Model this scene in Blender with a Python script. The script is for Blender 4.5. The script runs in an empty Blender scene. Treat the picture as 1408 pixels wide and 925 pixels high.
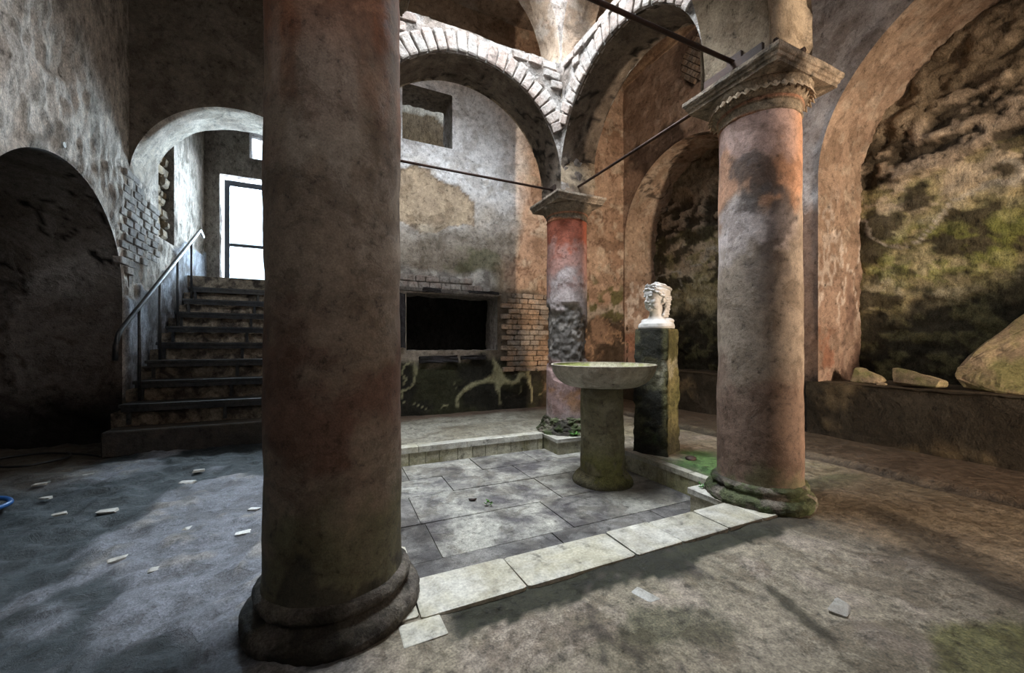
import bpy, bmesh, math, random
import numpy as np
from mathutils import Vector, Matrix, Euler

# ------------------------------------------------------------------ camera, world, lights
SC = bpy.context.scene
COL = SC.collection
PI = math.pi
YAW = math.radians(24.8)

cam_d = bpy.data.cameras.new('camera')
cam_d.sensor_fit = 'HORIZONTAL'; cam_d.sensor_width = 36.0
cam_d.lens = 540.0 / 1408.0 * 36.0
cam_d.shift_y = 12.5 / 1408.0
cam_d.clip_start = 0.02; cam_d.clip_end = 200
cam = bpy.data.objects.new('camera', cam_d); COL.objects.link(cam)
cam.location = (0, 0, 1.0); cam.rotation_euler = (PI / 2, 0, -YAW)
SC.camera = cam

SC.view_settings.view_transform = 'Standard'
SC.view_settings.look = 'None'
SC.view_settings.gamma = 1.0
SC.view_settings.use_curve_mapping = False
SC.view_settings.exposure = 0.0
try:
    SC.cycles.use_denoising = True
    SC.cycles.max_bounces = 8
    SC.cycles.diffuse_bounces = 6
    SC.cycles.glossy_bounces = 3
    SC.cycles.sample_clamp_indirect = 6.0
except Exception:
    pass

world = bpy.data.worlds.new('sky'); SC.world = world
world.use_nodes = True
_bg = world.node_tree.nodes['Background']
_bg.inputs[0].default_value = (0.72, 0.85, 1.0, 1); _bg.inputs[1].default_value = 3.0


def area_light(name, loc, rot, sx, sy, power, color):
    d = bpy.data.lights.new(name, 'AREA'); d.shape = 'RECTANGLE'
    d.size = sx; d.size_y = sy; d.energy = power; d.color = color
    o = bpy.data.objects.new(name, d); COL.objects.link(o)
    o.location = loc; o.rotation_euler = rot
    return o


# daylight through the open roof above the court
area_light('daylight_roof_opening', (1.28, 2.80, 6.12), (0, 0, 0), 2.6, 2.4, 1050, (0.88, 0.94, 1.0))
# daylight through the glazed door at the head of the stairs
area_light('daylight_stair_door', (-1.2, 8.75, 3.1), (-PI / 2, 0, 0), 1.1, 1.9, 440, (0.78, 0.89, 1.0))
# warm daylight down the entrance passage behind the camera
area_light('daylight_entrance', (3.22, -3.4, 1.55), (PI / 2, 0, 0), 0.24, 1.3, 490, (1.0, 0.79, 0.59))

# added fill lamp at an added opening high in the wall behind the camera
area_light('fill_front', (1.0, -1.0, 3.9), (math.radians(68), 0, 0), 1.3, 1.2, 12, (1.0, 0.88, 0.72))

# ------------------------------------------------------------------ noise and painting helpers
rng = np.random.default_rng(7)
random.seed(7)


def _hash(ix, iy, iz, seed):
    h = (ix.astype(np.uint32) * np.uint32(374761393)) ^ (iy.astype(np.uint32) * np.uint32(668265263)) ^ \
        (iz.astype(np.uint32) * np.uint32(2246822519)) ^ np.uint32((seed * 3266489917) & 0xffffffff)
    h = (h ^ (h >> np.uint32(15))) * np.uint32(2246822519)
    h = (h ^ (h >> np.uint32(13))) * np.uint32(3266489917)
    h = h ^ (h >> np.uint32(16))
    return h.astype(np.float32) / np.float32(4294967295.0)


def vnoise(P, seed=0):
    i = np.floor(P); f = (P - i).astype(np.float32)
    i = i.astype(np.int64)
    u = f * f * f * (f * (f * 6 - 15) + 10)
    r = 0
    for dx in (0, 1):
        wx = u[..., 0] if dx else 1 - u[..., 0]
        for dy in (0, 1):
            wy = u[..., 1] if dy else 1 - u[..., 1]
            for dz in (0, 1):
                wz = u[..., 2] if dz else 1 - u[..., 2]
                r = r + wx * wy * wz * _hash(i[..., 0] + dx, i[..., 1] + dy, i[..., 2] + dz, seed)
    return r


def fbm(P, s=1.0, o=4, seed=0, stretch=(1, 1, 1), k=1.9):
    P = np.asarray(P, dtype=np.float64) * s * np.array(stretch)
    a, t, n = 1.0, 0.0, 0.0
    for j in range(o):
        n = n + a * vnoise(P + 17.3 * j, seed + j * 13); t += a
        a *= 0.55; P = P * 2.03
    return np.clip((n / t - 0.5) * k + 0.5, 0, 1)


def ss(a, b, x):
    t = np.clip((x - a) / (b - a + 1e-12), 0, 1)
    return t * t * (3 - 2 * t)


def mix(c, d, m):
    m = np.asarray(m)[..., None]
    return c * (1 - m) + np.asarray(d, dtype=np.float64) * m


def col(c, shape):
    return np.ones(tuple(shape) + (3,)) * np.array(c, dtype=np.float64)


def band(x, a, b, w):
    return ss(a - w, a + w, x) * (1 - ss(b - w, b + w, x))


def blob(a, b, ca, cb, ra, rb, nz, amp=0.6, soft=0.15):
    d = np.sqrt(((a - ca) / ra) ** 2 + ((b - cb) / rb) ** 2) + (nz - 0.5) * amp * 2
    return 1 - ss(1 - soft, 1 + soft, d)


def vein(n, c=0.5, w=0.02):
    return 1 - ss(w * 0.5, w, np.abs(n - c))


# ------------------------------------------------------------------ materials
def nodes(name):
    m = bpy.data.materials.new(name); m.use_nodes = True
    nt = m.node_tree
    return m, nt, nt.nodes['Principled BSDF']


def N(nt, typ, **kw):
    n = nt.nodes.new(typ)
    for k, v in kw.items():
        setattr(n, k, v)
    return n


def noise_node(nt, pos, scale, detail=8, rough=0.6, dist=0.0):
    n = N(nt, 'ShaderNodeTexNoise')
    n.inputs['Scale'].default_value = scale; n.inputs['Detail'].default_value = detail
    n.inputs['Roughness'].default_value = rough; n.inputs['Distortion'].default_value = dist
    nt.links.new(pos, n.inputs['Vector'])
    return n.outputs['Fac']


def mapr(nt, v, a, b, c, d):
    n = N(nt, 'ShaderNodeMapRange')
    n.inputs[1].default_value = a; n.inputs[2].default_value = b
    n.inputs[3].default_value = c; n.inputs[4].default_value = d
    nt.links.new(v, n.inputs[0])
    return n.outputs[0]


def math_node(nt, op, a, b):
    n = N(nt, 'ShaderNodeMath', operation=op)
    for i, x in enumerate((a, b)):
        if isinstance(x, (int, float)):
            n.inputs[i].default_value = x
        else:
            nt.links.new(x, n.inputs[i])
    return n.outputs[0]


def vmul(nt, c, f):
    n = N(nt, 'ShaderNodeVectorMath', operation='SCALE')
    nt.links.new(c, n.inputs[0]); nt.links.new(f, n.inputs['Scale'])
    return n.outputs[0]


def mixc(nt, a, b, f):
    n = N(nt, 'ShaderNodeMix', data_type='RGBA')
    nt.links.new(a, n.inputs[6]); nt.links.new(b, n.inputs[7])
    nt.links.new(f, n.inputs[0])
    return n.outputs[2]


def vtint(nt, c, t):
    n = N(nt, 'ShaderNodeVectorMath', operation='MULTIPLY')
    nt.links.new(c, n.inputs[0]); n.inputs[1].default_value = t
    return n.outputs[0]


def finish(nt, b, pos, color, fine, amt, bump, rough, rvar, spec, bdist, stain=0.5):
    """grain, sharp-edged stains and flaked layers on top of a colour"""
    nA = noise_node(nt, pos, fine * 0.10, 10, 0.66, 0.5)
    nB = noise_node(nt, pos, fine * 0.55, 8, 0.72, 0.2)
    nC = noise_node(nt, pos, fine * 3.2, 3, 0.6)
    patch = mapr(nt, nA, 0.525, 0.56, 0, stain); light = mapr(nt, nA, 0.36, 0.46, stain * 0.8, 0)
    f = math_node(nt, 'MULTIPLY', mapr(nt, nB, 0.3, 0.7, 1 - amt * 1.25, 1 + amt * 1.25), mapr(nt, nC, 0.3, 0.7, 1 - amt * 0.8, 1 + amt * 0.8))
    pit = mapr(nt, nB, 0.30, 0.42, 0.45, 1.0)
    f = math_node(nt, 'MULTIPLY', f, pit)
    c = vmul(nt, color, f)
    c = mixc(nt, c, vtint(nt, c, (0.50, 0.46, 0.42)), patch)
    c = mixc(nt, c, vtint(nt, c, (1.30, 1.28, 1.26)), light)
    e = N(nt, 'ShaderNodeMath', operation='ABSOLUTE')
    nt.links.new(math_node(nt, 'SUBTRACT', nA, 0.525), e.inputs[0])
    c = mixc(nt, c, vtint(nt, c, (0.4, 0.38, 0.36)), mapr(nt, e.outputs[0], 0.002, 0.007, stain, 0))
    nt.links.new(c, b.inputs['Base Color'])
    nt.links.new(mapr(nt, nB, 0.3, 0.7, rough - rvar, rough + rvar), b.inputs['Roughness'])
    b.inputs['Specular IOR Level'].default_value = spec
    bp = N(nt, 'ShaderNodeBump'); bp.inputs['Strength'].default_value = bump; bp.inputs['Distance'].default_value = bdist
    h = math_node(nt, 'ADD', math_node(nt, 'MULTIPLY', nB, 1.0), math_node(nt, 'ADD', math_node(nt, 'MULTIPLY', nC, 0.12), math_node(nt, 'MULTIPLY', patch, -0.45)))
    nt.links.new(h, bp.inputs['Height']); nt.links.new(bp.outputs['Normal'], b.inputs['Normal'])


def painted(name, fine=38, amt=0.3, bump=0.6, rough=0.85, rvar=0.1, spec=0.25, bdist=0.03, stain=0.5, zs=1.0):
    """weathered surface: colour from the mesh's own paint layer, grain and relief from noise"""
    m, nt, b = nodes(name)
    at = N(nt, 'ShaderNodeAttribute', attribute_name='Col')
    ge = N(nt, 'ShaderNodeNewGeometry')
    pos = vtint(nt, ge.outputs['Position'], (1, 1, zs)) if zs != 1.0 else ge.outputs['Position']
    finish(nt, b, pos, at.outputs['Color'], fine, amt, bump, rough, rvar, spec, bdist, stain)
    return m


def plain(name, color, color2=None, fine=38, amt=0.3, bump=0.5, rough=0.8, rvar=0.1, spec=0.3, var=0.25, bdist=0.02, metal=0.0,
          patch=3.0, stain=0.3):
    """piece material: two colours by noise, brightness varies from piece to piece"""
    m, nt, b = nodes(name)
    ge = N(nt, 'ShaderNodeNewGeometry'); oi = N(nt, 'ShaderNodeObjectInfo')
    color2 = color2 or color
    mx = N(nt, 'ShaderNodeMix', data_type='RGBA')
    mx.inputs[6].default_value = (*color, 1); mx.inputs[7].default_value = (*color2, 1)
    n = noise_node(nt, ge.outputs['Position'], patch, 6, 0.6, 0.5)
    nt.links.new(mapr(nt, n, 0.42, 0.6, 0, 1), mx.inputs[0])
    c = vmul(nt, mx.outputs[2], mapr(nt, oi.outputs['Random'], 0, 1, 1 - var, 1 + var))
    finish(nt, b, ge.outputs['Position'], c, fine, amt, bump, rough, rvar, spec, bdist, stain)
    b.inputs['Metallic'].default_value = metal
    return m


M = {}
M['plaster'] = painted('old_plaster', 30, 0.28, 0.7, 0.9, 0.08, 0.15)
M['rough'] = painted('rough_plaster', 34, 0.45, 0.75, 0.92, 0.06, 0.12, 0.05, 0.3, 0.55)
M['floor'] = painted('worn_floor', 40, 0.5, 0.6, 0.62, 0.24, 0.4, 0.03, 0.6)
M['shaft'] = painted('column_stucco', 50, 0.26, 0.4, 0.72, 0.14, 0.3, 0.015, 0.55)
M['base'] = painted('eroded_stone', 40, 0.45, 0.9, 0.8, 0.1, 0.3, 0.03)
M['pale'] = plain('limewashed_brick', (0.42, 0.395, 0.37), (0.37, 0.305, 0.27), 45, 0.3, 0.9, 0.92, 0.05, 0.1, 0.16, 0.03)
M['mortar'] = painted('limewashed_mortar', 45, 0.35, 1.0, 0.95, 0.04, 0.1, 0.04)
M['brick'] = plain('tan_brick', (0.36, 0.25, 0.17), (0.30, 0.26, 0.22), 40, 0.35, 0.8, 0.9, 0.06, 0.15, 0.3)
M['greybrick'] = plain('grey_brick', (0.34, 0.31, 0.28), (0.22, 0.20, 0.19), 40, 0.35, 0.9, 0.92, 0.05, 0.15, 0.25)
M['rubble'] = plain('rubble_stone', (0.30, 0.23, 0.15), (0.18, 0.14, 0.10), 30, 0.35, 0.9, 0.9, 0.06, 0.15, 0.35)
M['marble'] = plain('stained_marble', (0.46, 0.45, 0.40), (0.36, 0.34, 0.26), 26, 0.26, 0.35, 0.5, 0.15, 0.4, 0.14, 0.01)
M['facing'] = plain('mossy_marble', (0.40, 0.38, 0.29), (0.24, 0.23, 0.13), 26, 0.3, 0.4, 0.6, 0.12, 0.35, 0.2, 0.01)
M['paver'] = plain('basin_paving', (0.30, 0.295, 0.26), (0.085, 0.08, 0.082), 42, 0.42, 0.5, 0.55, 0.15, 0.4, 0.12, 0.012, patch=2.2, stain=0.6)
M['dirtpaver'] = plain('dirty_paving', (0.17, 0.165, 0.155), (0.065, 0.062, 0.062), 42, 0.42, 0.5, 0.55, 0.15, 0.4, 0.12, 0.012, patch=2.6, stain=0.6)
M['white'] = plain('bust_marble', (0.52, 0.51, 0.50), (0.48, 0.465, 0.44), 60, 0.07, 0.1, 0.5, 0.1, 0.4, 0.0, 0.003, stain=0.0)
M['metal'] = plain('stair_steel', (0.06, 0.063, 0.07), (0.10, 0.097, 0.092), 50, 0.3, 0.2, 0.42, 0.1, 0.5, 0.1, 0.004, 0.6)
M['iron'] = plain('rusty_iron', (0.035, 0.022, 0.018), (0.06, 0.03, 0.02), 60, 0.4, 0.5, 0.6, 0.15, 0.4, 0.1, 0.006, 0.4)
M['boulder'] = plain('fallen_stone', (0.26, 0.20, 0.13), (0.17, 0.16, 0.07), 26, 0.3, 0.6, 0.85, 0.08, 0.25, 0.12, 0.02, patch=4.0)
M['char'] = plain('charred_wood', (0.02, 0.018, 0.018), (0.05, 0.045, 0.05), 30, 0.5, 0.8, 0.7, 0.1, 0.3, 0.2, 0.02)
M['chip'] = plain('marble_chip', (0.46, 0.46, 0.43), (0.36, 0.34, 0.30), 50, 0.25, 0.3, 0.45, 0.1, 0.4, 0.2, 0.005)
M['leafgreen'] = plain('fern_green', (0.05, 0.16, 0.03), (0.09, 0.22, 0.04), 60, 0.3, 0.2, 0.6, 0.1, 0.3, 0.2, 0.004)
M['deadleaf'] = plain('dead_leaf', (0.03, 0.02, 0.018), (0.06, 0.04, 0.03), 60, 0.3, 0.3, 0.6, 0.1, 0.3, 0.1, 0.004)
M['hose'] = plain('blue_hose', (0.02, 0.10, 0.32), (0.03, 0.12, 0.36), 30, 0.1, 0.1, 0.35, 0.05, 0.5, 0.0, 0.002)
M['cable'] = plain('black_cable', (0.012, 0.012, 0.012), (0.02, 0.02, 0.02), 30, 0.1, 0.1, 0.5, 0.05, 0.4, 0.0, 0.002)
M['doorframe'] = plain('door_steel', (0.05, 0.06, 0.08), (0.07, 0.08, 0.1), 30, 0.15, 0.1, 0.4, 0.05, 0.5, 0.0, 0.002)


def glass_mat():
    m, nt, b = nodes('door_glass')
    nt.nodes.remove(b)
    t = N(nt, 'ShaderNodeBsdfTransparent'); g = N(nt, 'ShaderNodeBsdfGlossy'); g.inputs['Roughness'].default_value = 0.05
    t.inputs[0].default_value = (0.9, 0.95, 0.97, 1)
    fr = N(nt, 'ShaderNodeFresnel'); mx = N(nt, 'ShaderNodeMixShader')
    nt.links.new(fr.outputs[0], mx.inputs[0]); nt.links.new(t.outputs[0], mx.inputs[1]); nt.links.new(g.outputs[0], mx.inputs[2])
    nt.links.new(mx.outputs[0], nt.nodes['Material Output'].inputs['Surface'])
    return m


M['glass'] = glass_mat()


# ------------------------------------------------------------------ mesh helpers
def tag(o, label=None, cat=None, group=None, kind=None):
    if label: o['label'] = label
    if cat: o['category'] = cat
    if group: o['group'] = group
    if kind: o['kind'] = kind
    return o


def link(name, me, mat=None, parent=None):
    o = bpy.data.objects.new(name, me); COL.objects.link(o)
    if mat is not None and me is not None and len(me.materials) == 0:
        me.materials.append(M[mat] if isinstance(mat, str) else mat)
    if parent is not None:
        o.parent = parent
    return o


def empty(name, loc=(0, 0, 0), rz=0.0):
    o = bpy.data.objects.new(name, None); COL.objects.link(o)
    o.location = loc; o.rotation_euler = (0, 0, rz); o.empty_display_size = 0.1
    return o


def raw_mesh(name, V, F, C=None, smooth=True):
    V = np.asarray(V, dtype=np.float32); F = np.asarray(F, dtype=np.int32)
    used = np.unique(F); mp = np.zeros(len(V), np.int32); mp[used] = np.arange(len(used))
    V = V[used]; F = mp[F]
    me = bpy.data.meshes.new(name)
    me.vertices.add(len(V)); me.vertices.foreach_set('co', V.ravel())
    k = F.shape[1]
    me.loops.add(F.size); me.loops.foreach_set('vertex_index', F.ravel())
    me.polygons.add(len(F)); me.polygons.foreach_set('loop_start', np.arange(0, F.size, k, dtype=np.int32))
    me.polygons.foreach_set('use_smooth', np.full(len(F), smooth))
    me.update(calc_edges=True)
    if C is not None:
        C = np.asarray(C, dtype=np.float32)[used]
        C = np.concatenate([np.clip(C, 0.004, 0.95), np.ones((len(C), 1), np.float32)], 1)
        at = me.attributes.new('Col', 'FLOAT_COLOR', 'POINT'); at.data.foreach_set('color', C.ravel().astype(np.float32))
    return me


def grid_faces(n, m, keep=None):
    i, j = np.meshgrid(np.arange(n - 1), np.arange(m - 1), indexing='ij')
    a = i * m + j
    F = np.stack([a, a + m, a + m + 1, a + 1], -1)
    return F[keep] if keep is not None else F.reshape(-1, 4)


def grid_obj(name, P, C, mat, parent=None, keep=None, wrap=False):
    n, m = P.shape[:2]
    F = grid_faces(n, m, keep)
    me = raw_mesh(name, P.reshape(-1, 3), F, C.reshape(-1, 3))
    return link(name, me, mat, parent)


Z = np.array([0, 0, 1.0])


class Arch:
    """arched opening in wall coordinates (a along the wall, b up)"""
    def __init__(s, ac, R, zc, zb):
        s.ac, s.R, s.zc, s.zb = ac, R, zc, zb

    def sdf(s, a, b):
        top = np.hypot(a - s.ac, b - s.zc) - s.R
        side = np.abs(a - s.ac) - s.R
        d = np.where(b > s.zc, top, side)
        return np.maximum(d, s.zb - b)

    def curve(s, step=0.04):
        n1 = max(2, int((s.zc - s.zb) / step)); n2 = int(PI * s.R / step)
        p = [(s.ac + s.R, s.zb + (s.zc - s.zb) * i / n1) for i in range(n1)]
        p += [(s.ac + s.R * math.cos(PI * i / n2), s.zc + s.R * math.sin(PI * i / n2)) for i in range(n2 + 1)]
        p += [(s.ac - s.R, s.zc - (s.zc - s.zb) * (i + 1) / n1) for i in range(n1)]
        return np.array(p)


class Rect:
    def __init__(s, a0, a1, b0, b1):
        s.v = (a0, a1, b0, b1)

    def sdf(s, a, b):
        a0, a1, b0, b1 = s.v
        return np.maximum(np.maximum(a0 - a, a - a1), np.maximum(b0 - b, b - b1))

    def curve(s, step=0.05):
        a0, a1, b0, b1 = s.v
        c = [(a0, b0), (a1, b0), (a1, b1), (a0, b1), (a0, b0)]
        out = []
        for (p, q) in zip(c[:-1], c[1:]):
            n = max(2, int(math.hypot(q[0] - p[0], q[1] - p[1]) / step))
            out += [(p[0] + (q[0] - p[0]) * i / n, p[1] + (q[1] - p[1]) * i / n) for i in range(n)]
        out.append(c[-1])
        return np.array(out)


def wall(name, O, A, Nn, rng_a, rng_b, res, openings, look, mat='plaster', parent=None, B=Z, taper=0.05):
    O, A, Nn, B = (np.array(x, dtype=np.float64) for x in (O, A, Nn, B))
    na = max(2, int(round((rng_a[1] - rng_a[0]) / res)) + 1); nb = max(2, int(round((rng_b[1] - rng_b[0]) / res)) + 1)
    a, b = np.meshgrid(np.linspace(*rng_a, na), np.linspace(*rng_b, nb), indexing='ij')

    def sd(a, b):
        d = np.full(a.shape, 9.0)
        for o in openings:
            d = np.minimum(d, o.sdf(a, b))
        return d
    s = sd(a, b)
    keep = np.ones((na - 1, nb - 1), bool)
    if openings:
        def cells(x, f):
            return f(f(x[:-1, :-1], x[1:, :-1]), f(x[1:, 1:], x[:-1, 1:]))

        def pull(sel, a, b, s):
            for _ in range(3):
                e = 1e-4
                ga = (sd(a + e, b) - sd(a - e, b)) / (2 * e); gb = (sd(a, b + e) - sd(a, b - e)) / (2 * e)
                a = np.where(sel, a - s * ga, a); b = np.where(sel, b - s * gb, b)
                s = sd(a, b)
            return a, b, s
        a, b, s = pull(np.abs(s) < 0.45 * res, a, b, s)          # vertices by the edge go onto it
        keep = cells(s, np.maximum) > 1e-3
        touch = np.zeros(a.shape, bool)
        touch[:-1, :-1] |= keep; touch[1:, :-1] |= keep; touch[1:, 1:] |= keep; touch[:-1, 1:] |= keep
        a, b, s = pull(touch & (s < 0), a, b, s)                  # what still hangs inside is drawn out to the edge
        s = np.where(np.abs(s) < 1e-4, 0, s)
    P = O + a[..., None] * A + b[..., None] * B
    C, d = look(P, a, b)
    d = d * ss(0.0, taper, s)
    P = P + Nn * d[..., None]
    return grid_obj(name, P, C, mat, parent, keep)


def reveal(name, opening, O, A, Nn, depth, look, mat='plaster', parent=None, res=0.04, t0=0.0):
    """the inner surface of an opening, from the wall face back into the wall"""
    O, A, Nn = (np.array(x, dtype=np.float64) for x in (O, A, Nn))
    c = opening.curve(res)
    e = 1e-4
    g = np.stack([(opening.sdf(c[:, 0] + e, c[:, 1]) - opening.sdf(c[:, 0] - e, c[:, 1])),
                  (opening.sdf(c[:, 0], c[:, 1] + e) - opening.sdf(c[:, 0], c[:, 1] - e))], 1) / (2 * e)
    nt = max(3, int(depth / res) + 1)
    t = np.linspace(t0, depth, nt)
    P = (O + c[:, None, :1] * A + c[:, None, 1:] * Z) - t[None, :, None] * Nn
    G = g[:, None, :1] * A + g[:, None, 1:] * Z
    G = np.broadcast_to(G, P.shape)
    C, d = look(P, np.broadcast_to(c[:, :1], P.shape[:2]), np.broadcast_to(c[:, 1:], P.shape[:2]), np.broadcast_to(t[None], P.shape[:2]))
    d = d * ss(0, 0.05, t)[None]
    P = P - G * d[..., None]
    return grid_obj(name, P, C, mat, parent)


def bm_obj(name, bm, mat, parent=None, smooth=False):
    me = bpy.data.meshes.new(name)
    bmesh.ops.recalc_face_normals(bm, faces=bm.faces[:])
    bm.to_mesh(me); bm.free()
    if smooth:
        me.polygons.foreach_set('use_smooth', np.full(len(me.polygons), True))
    return link(name, me, mat, parent)


def box_bm(x0, x1, y0, y1, z0, z1, bev=0.0, seg=1, jit=0.0, r=None):
    bm = bmesh.new()
    bmesh.ops.create_cube(bm, size=1.0)
    r = r or random
    for v in bm.verts:
        v.co = Vector((x0 + (v.co.x + .5) * (x1 - x0), y0 + (v.co.y + .5) * (y1 - y0), z0 + (v.co.z + .5) * (z1 - z0)))
        if jit:
            v.co += Vector((r.uniform(-jit, jit), r.uniform(-jit, jit), r.uniform(-jit, jit)))
    if bev:
        bmesh.ops.bevel(bm, geom=bm.edges[:], offset=bev, segments=seg, profile=0.6, affect='EDGES')
    return bm


def box(name, x0, x1, y0, y1, z0, z1, mat, parent=None, bev=0.0, jit=0.0, seg=1):
    return bm_obj(name, box_bm(x0, x1, y0, y1, z0, z1, bev, seg, jit), mat, parent)


# unit brick variants that share mesh data (44 triangles each)
def unit_bricks(mat, n=5, jit=0.06, bev=0.09):
    out = []
    for i in range(n):
        bm = box_bm(-.5, .5, -.5, .5, -.5, .5, bev, 1, jit)
        bmesh.ops.recalc_face_normals(bm, faces=bm.faces[:])
        me = bpy.data.meshes.new('brick_' + mat); bm.to_mesh(me); bm.free(); me.materials.append(M[mat]); out.append(me)
    return out


BR = {k: unit_bricks(k) for k in ('pale', 'brick', 'greybrick')}
BR['rubble'] = unit_bricks('rubble', 6, 0.13, 0.2)
BR['facing'] = unit_bricks('facing', 4, 0.01, 0.03)
BR['marble'] = unit_bricks('marble', 4, 0.012, 0.03)
BR['paver'] = unit_bricks('paver', 4, 0.003, 0.008)
BR['dirtpaver'] = unit_bricks('dirtpaver', 4, 0.003, 0.008)
BR['chip'] = unit_bricks('chip', 5, 0.16, 0.08)


def piece(name, kind, loc, scale, rot=(0, 0, 0), parent=None):
    o = bpy.data.objects.new(name, random.choice(BR[kind])); COL.objects.link(o)
    o.location = loc; o.scale = scale; o.rotation_euler = rot
    if parent is not None:
        o.parent = parent
    return o


def tube_bm(pts, r, seg=8, bm=None, cap=True):
    bm = bm or bmesh.new()
    pts = [Vector(p) for p in pts]
    rings = []
    for i, p in enumerate(pts):
        t = (pts[min(i + 1, len(pts) - 1)] - pts[max(i - 1, 0)]).normalized()
        up = Vector((0, 0, 1)) if abs(t.z) < 0.95 else Vector((1, 0, 0))
        x = t.cross(up).normalized(); y = x.cross(t)
        rings.append([bm.verts.new(p + (x * math.cos(2 * PI * k / seg) + y * math.sin(2 * PI * k / seg)) * r) for k in range(seg)])
    for a, b in zip(rings[:-1], rings[1:]):
        for k in range(seg):
            bm.faces.new((a[k], a[(k + 1) % seg], b[(k + 1) % seg], b[k]))
    if cap:
        bm.faces.new(rings[0]); bm.faces.new(rings[-1])
    return bm


def tube(name, pts, r, mat, parent=None, seg=10):
    return bm_obj(name, tube_bm(pts, r, seg), mat, parent, True)


def lathe(name, prof, center, look, mat, parent=None, nseg=96, res=0.012, cap=True):
    """surface of revolution from a radius/height profile, painted and roughened by look(P, th, z)"""
    prof = np.array(prof, dtype=np.float64)
    seg = np.hypot(np.diff(prof[:, 0]), np.diff(prof[:, 1])); s = np.concatenate([[0], np.cumsum(seg)])
    n = max(len(prof), int(s[-1] / res))
    t = np.unique(np.concatenate([np.linspace(0, s[-1], n), s]))
    r = np.interp(t, s, prof[:, 0]); z = np.interp(t, s, prof[:, 1])
    th = np.linspace(0, 2 * PI, nseg, endpoint=False)
    T, R = np.meshgrid(th, r, indexing='ij'); _, ZZ = np.meshgrid(th, z, indexing='ij')
    D = np.stack([np.cos(T), np.sin(T), np.zeros_like(T)], -1)
    P = np.array(center) + D * R[..., None]; P[..., 2] = center[2] + ZZ
    C, d = look(P, T, ZZ)
    d = d * np.clip(R / 0.05, 0, 1)
    P = P + D * d[..., None]
    nT, m = P.shape[:2]
    i, j = np.meshgrid(np.arange(nT), np.arange(m - 1), indexing='ij')
    a = i * m + j; b = ((i + 1) % nT) * m + j
    F = np.stack([a, b, b + 1, a + 1], -1).reshape(-1, 4)
    me = raw_mesh(name, P.reshape(-1, 3), F, C.reshape(-1, 3))
    return link(name, me, mat, parent)


def smooth_prof(pts, n=6):
    """Catmull-Rom through profile points"""
    p = [np.array(x, float) for x in pts]; p = [2 * p[0] - p[1]] + p + [2 * p[-1] - p[-2]]
    out = []
    for i in range(1, len(p) - 2):
        for k in range(n):
            t = k / n
            out.append(0.5 * ((2 * p[i]) + (-p[i - 1] + p[i + 1]) * t + (2 * p[i - 1] - 5 * p[i] + 4 * p[i + 1] - p[i + 2]) * t * t +
                              (-p[i - 1] + 3 * p[i] - 3 * p[i + 1] + p[i + 2]) * t ** 3))
    out.append(p[-2])
    return [tuple(x) for x in out]


# ------------------------------------------------------------------ how the surfaces look (real colour and relief)
GREY = (0.36, 0.33, 0.29); TAN = (0.40, 0.31, 0.22); TERRA = (0.40, 0.24, 0.16); DARK = (0.035, 0.03, 0.025)
MOSS = (0.075, 0.09, 0.03); WHITE = (0.66, 0.65, 0.63); CREAM = (0.46, 0.42, 0.29); BROWN = (0.22, 0.15, 0.10)


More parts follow.
